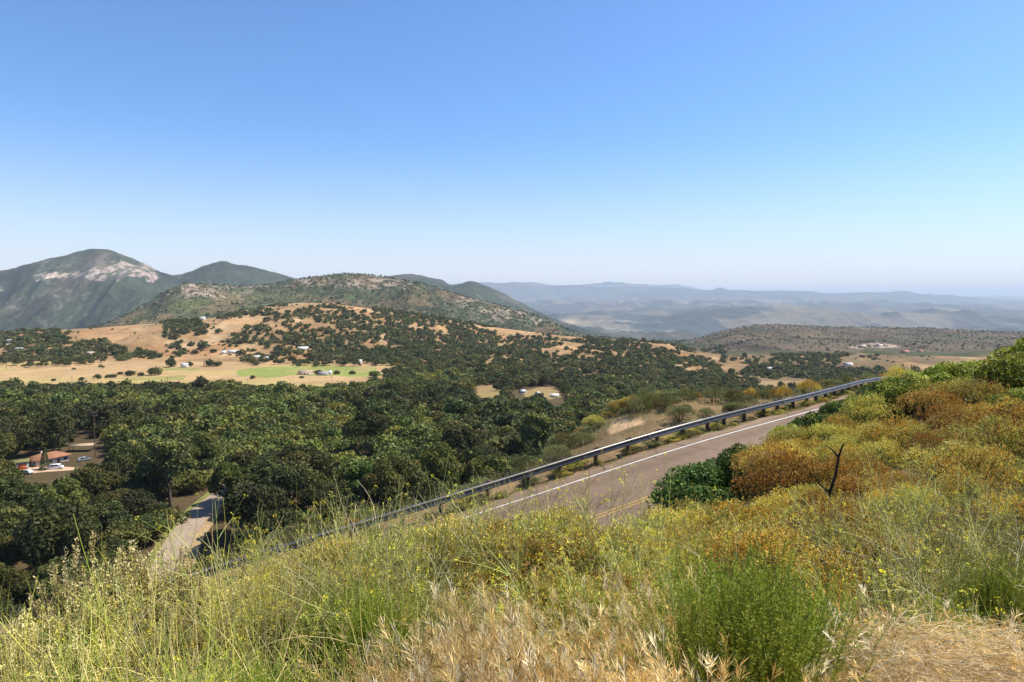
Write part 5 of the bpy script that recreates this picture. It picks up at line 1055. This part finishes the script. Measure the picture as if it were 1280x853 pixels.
for a in [('white farmhouse with white roof among green trees at the field edge', 231, 459.5, 8, 4.4, (.6, .59, .56), (.52, .51, .50)), ('long white building on the slope above the ranch lane', 292, 442, 13, 3.2, WHT, (.72, .70, .68), .1, 'barn', .3, .3), ('short white building at the left end of the long white one', 280, 442.5, 5, 3, WHT, (.74, .72, .70), .1, 'shed'),
          ('grey roofed ranch house beside the paddocks below the slope', 320, 448.5, 10, 3.4, TNW, GRY), ('small pale shed right of the grey ranch house', 335, 449, 6, 2.6, WHT, (.66, .62, .58), .1, 'shed'), ('white roofed barn half hidden by oaks above the meadow', 379, 438, 12, 3.6, WHT, (.74, .72, .70), .1, 'barn'), ('white shed by the paddock fence left of the ranch house', 309, 452, 4, 3, WHT, WHT, .3, 'shed'),
          ('tan farmhouse with brown roof in the green meadow', 382, 468.5, 17, 4.2, (.60, .48, .38), (.36, .26, .20)), ('grey farmhouse wing right of the tan farmhouse', 405, 469, 12, 3.6, GRY, (.30, .29, .30)), ('white shed at the right end of the grey farmhouse', 413, 468.5, 3, 4, WHT, WHT, .2, 'shed'), ('white house behind trees at the right end of the meadow', 449, 455, 7, 4.5, WHT, GRY),
          ('white trailer in front of the wood edge below the meadow', 374, 494, 9, 3, WHT, (.78, .78, .78), .05, 'trailer', .2), ('pale trailer among oaks at the far left', 14, 428, 9, 2.6, WHT, (.70, .70, .70), .1, 'trailer', .2), ('white trailer below another one among the left oaks', 11, 434, 5, 3, WHT, WHT, .5, 'trailer', .2), ('long pale shed in the oak scatter at the far left', 24, 438, 8, 2.4, WHT, GRY, .1, 'shed'),
          ('tan roofed barn on a bare patch between the left oaks', 114, 445.5, 13, 5, TNW, (.48, .38, .32), -.5, 'barn', .7), ('small tan house on the skyline of the golden slope', 253, 400, 7, 3.4, WHT, GRY), ('white roofed building in the wooded valley left of the poles', 693, 497, 10, 3.4, (.50, .40, .33), (.74, .74, .74), .05, 'barn', .25), ('grey roofed house left of the white roofed valley building', 653, 492, 7, 3.6, (.55, .52, .48), GRY, .7), 
          ('white gabled house by the track in the valley', 672, 495, 4, 4, WHT, GRY, 1.0), ('white shed alone on the bare rise beyond the road', 963, 463.5, 8.5, 3.6, WHT, (.62, .62, .62), .1, 'shed', .3), ('white flat house on the rise just left of the dark evergreen bush', 1060, 457.5, 10, 3.6, (.66, .64, .6), GRY, .1, 'house', .3), ('grey roofed house among trees above the middle of the rail', 843, 489, 8, 5.5, WHT, GRY, .6), ('white roofed house right of the grey roofed one above the rail', 864, 487, 7, 4, WHT, (.76, .75, .74)),
          ('red roofed building at the foot of the brown hill', 1131, 441.5, 8, 2.8, (.55, .32, .25), RED), ('red roofed house by the tree tops right of the brown hill foot', 1150, 440.5, 5.5, 2.4, (.55, .35, .28), RED), ('pale works building on the bare ground of the brown hill', 1078, 434, 8, 2.0, TNW, (.60, .48, .42), .1, 'shed'), ('pale shed right of the works building on the brown hill', 1100, 433, 6, 1.8, (.60, .55, .5), (.70, .62, .56), .2, 'shed'), ('long red earth coloured roof at the left of the brown hill trees', 1000, 448.5, 10, 2.4, (.52, .34, .26), (.45, .24, .16))]:
    cottage(*a)

def pole(label, loc, H, arms=1, r=.16):
    t = thing('utility_pole', label, 'pole', loc, .15); g = Geo(); g.tubes(np.array([[[0, 0, -1], [0, 0, H * .5], [0, 0, H]]]), r, (.10, .07, .05), 8, .7); g.obj('shaft', M['wood'], t)
    for k in range(arms):
        z = H - .5 - 1.3 * k; c = part('crossarm', 'wood', t, [((0, .16, z), (2.6, .13, .16))], (.12, .085, .06))
        for x in (-1.15, -.5, .5, 1.15): g = Geo(); g.tubes(np.array([[[x, .16, z + .08], [x, .16, z + .17], [x, .16, z + .30]]]), .07, (.35, .36, .36), 6, .7); g.obj('insulator', M['stone'], c)
pole('tall dark utility pole with two crossarms rising from oaks behind the house', on_ground(P(120, 588, 268)), 18.5, 2)
for (px, D, H, lab) in [(86.5, 585, 11, 'utility pole at the wood edge on the left of the tan field'), (206.5, 585, 11.5, 'utility pole in the tan field below the broad dark oak'), (307.5, 585, 10, 'utility pole beside the half bare tree at the edge of the tan field'), (413.5, 585, 12, 'utility pole in front of the farmhouse at the edge of the meadow'), (439.5, 590, 6, 'short thin pole at the right of the tan field')]:
    x = (px - 640) / F * D; pole(lab, on_ground((x, D)), H)
for (px, py, D, H, lab) in [(598, 496, 640, 13, 'utility pole in front of the bare clearing in the wooded valley'), (682, 495, 640, 13, 'utility pole on the track left of the white roofed valley building'), (803, 516, 330, 15, 'dark utility pole above the sandy knoll beyond the guardrail'), (5, 470, 800, 11, 'utility pole at the left edge among the field oaks')]:
    x = (px - 640) / F * D; z = P(px, py, D)[2]; gz = on_ground((x, D)); pole(lab, gz, max(H, z - gz[2] + 8), 1, .2)
# marker post by the lower road
p = on_ground((-76.5, 187)); t = thing('roadside_marker', 'small red and white marker post on the shoulder of the lower road', 'marker post', (p[0], p[1], p[2] + .3)); g = Geo(); g.tubes(np.array([[[0, 0, -.6], [0, 0, .9]]]), .10, (.75, .72, .7), 8, 1); g.obj('post', M['paint'], t); part('reflector_panel', 'paint', t, [((0, 0, 1.15), (.7, .12, .9))], (.62, .06, .08))

# a kind that no spot asked for is not left standing at the origin
for o in [o for o in list(COL.objects) if o.type == 'EMPTY' and o.parent is None and o.name not in _used and o.location.length < 1e-6]:
    for c in [c for ch in o.children for c in ch.children] + list(o.children): bpy.data.objects.remove(c)
    bpy.data.objects.remove(o)

# ------------------------------------------------------------------ the air
def haze():
    g = Geo(); g.box((0, 69000, -130), (420000, 143000, 1260), (1, 1, 1))
    m, nt, n, l, b = newmat('air'); n.remove(b)
    v = n.new('ShaderNodeVolumePrincipled'); v.inputs['Color'].default_value = (.74, .86, 1.0, 1); v.inputs['Density'].default_value = HAZE
    v.inputs['Anisotropy'].default_value = .0
    l.new(v.outputs[0], n['Material Output'].inputs['Volume'])
    o = g.obj('haze', m); o['kind'] = 'stuff'
HAZE = 3.5e-5
haze()
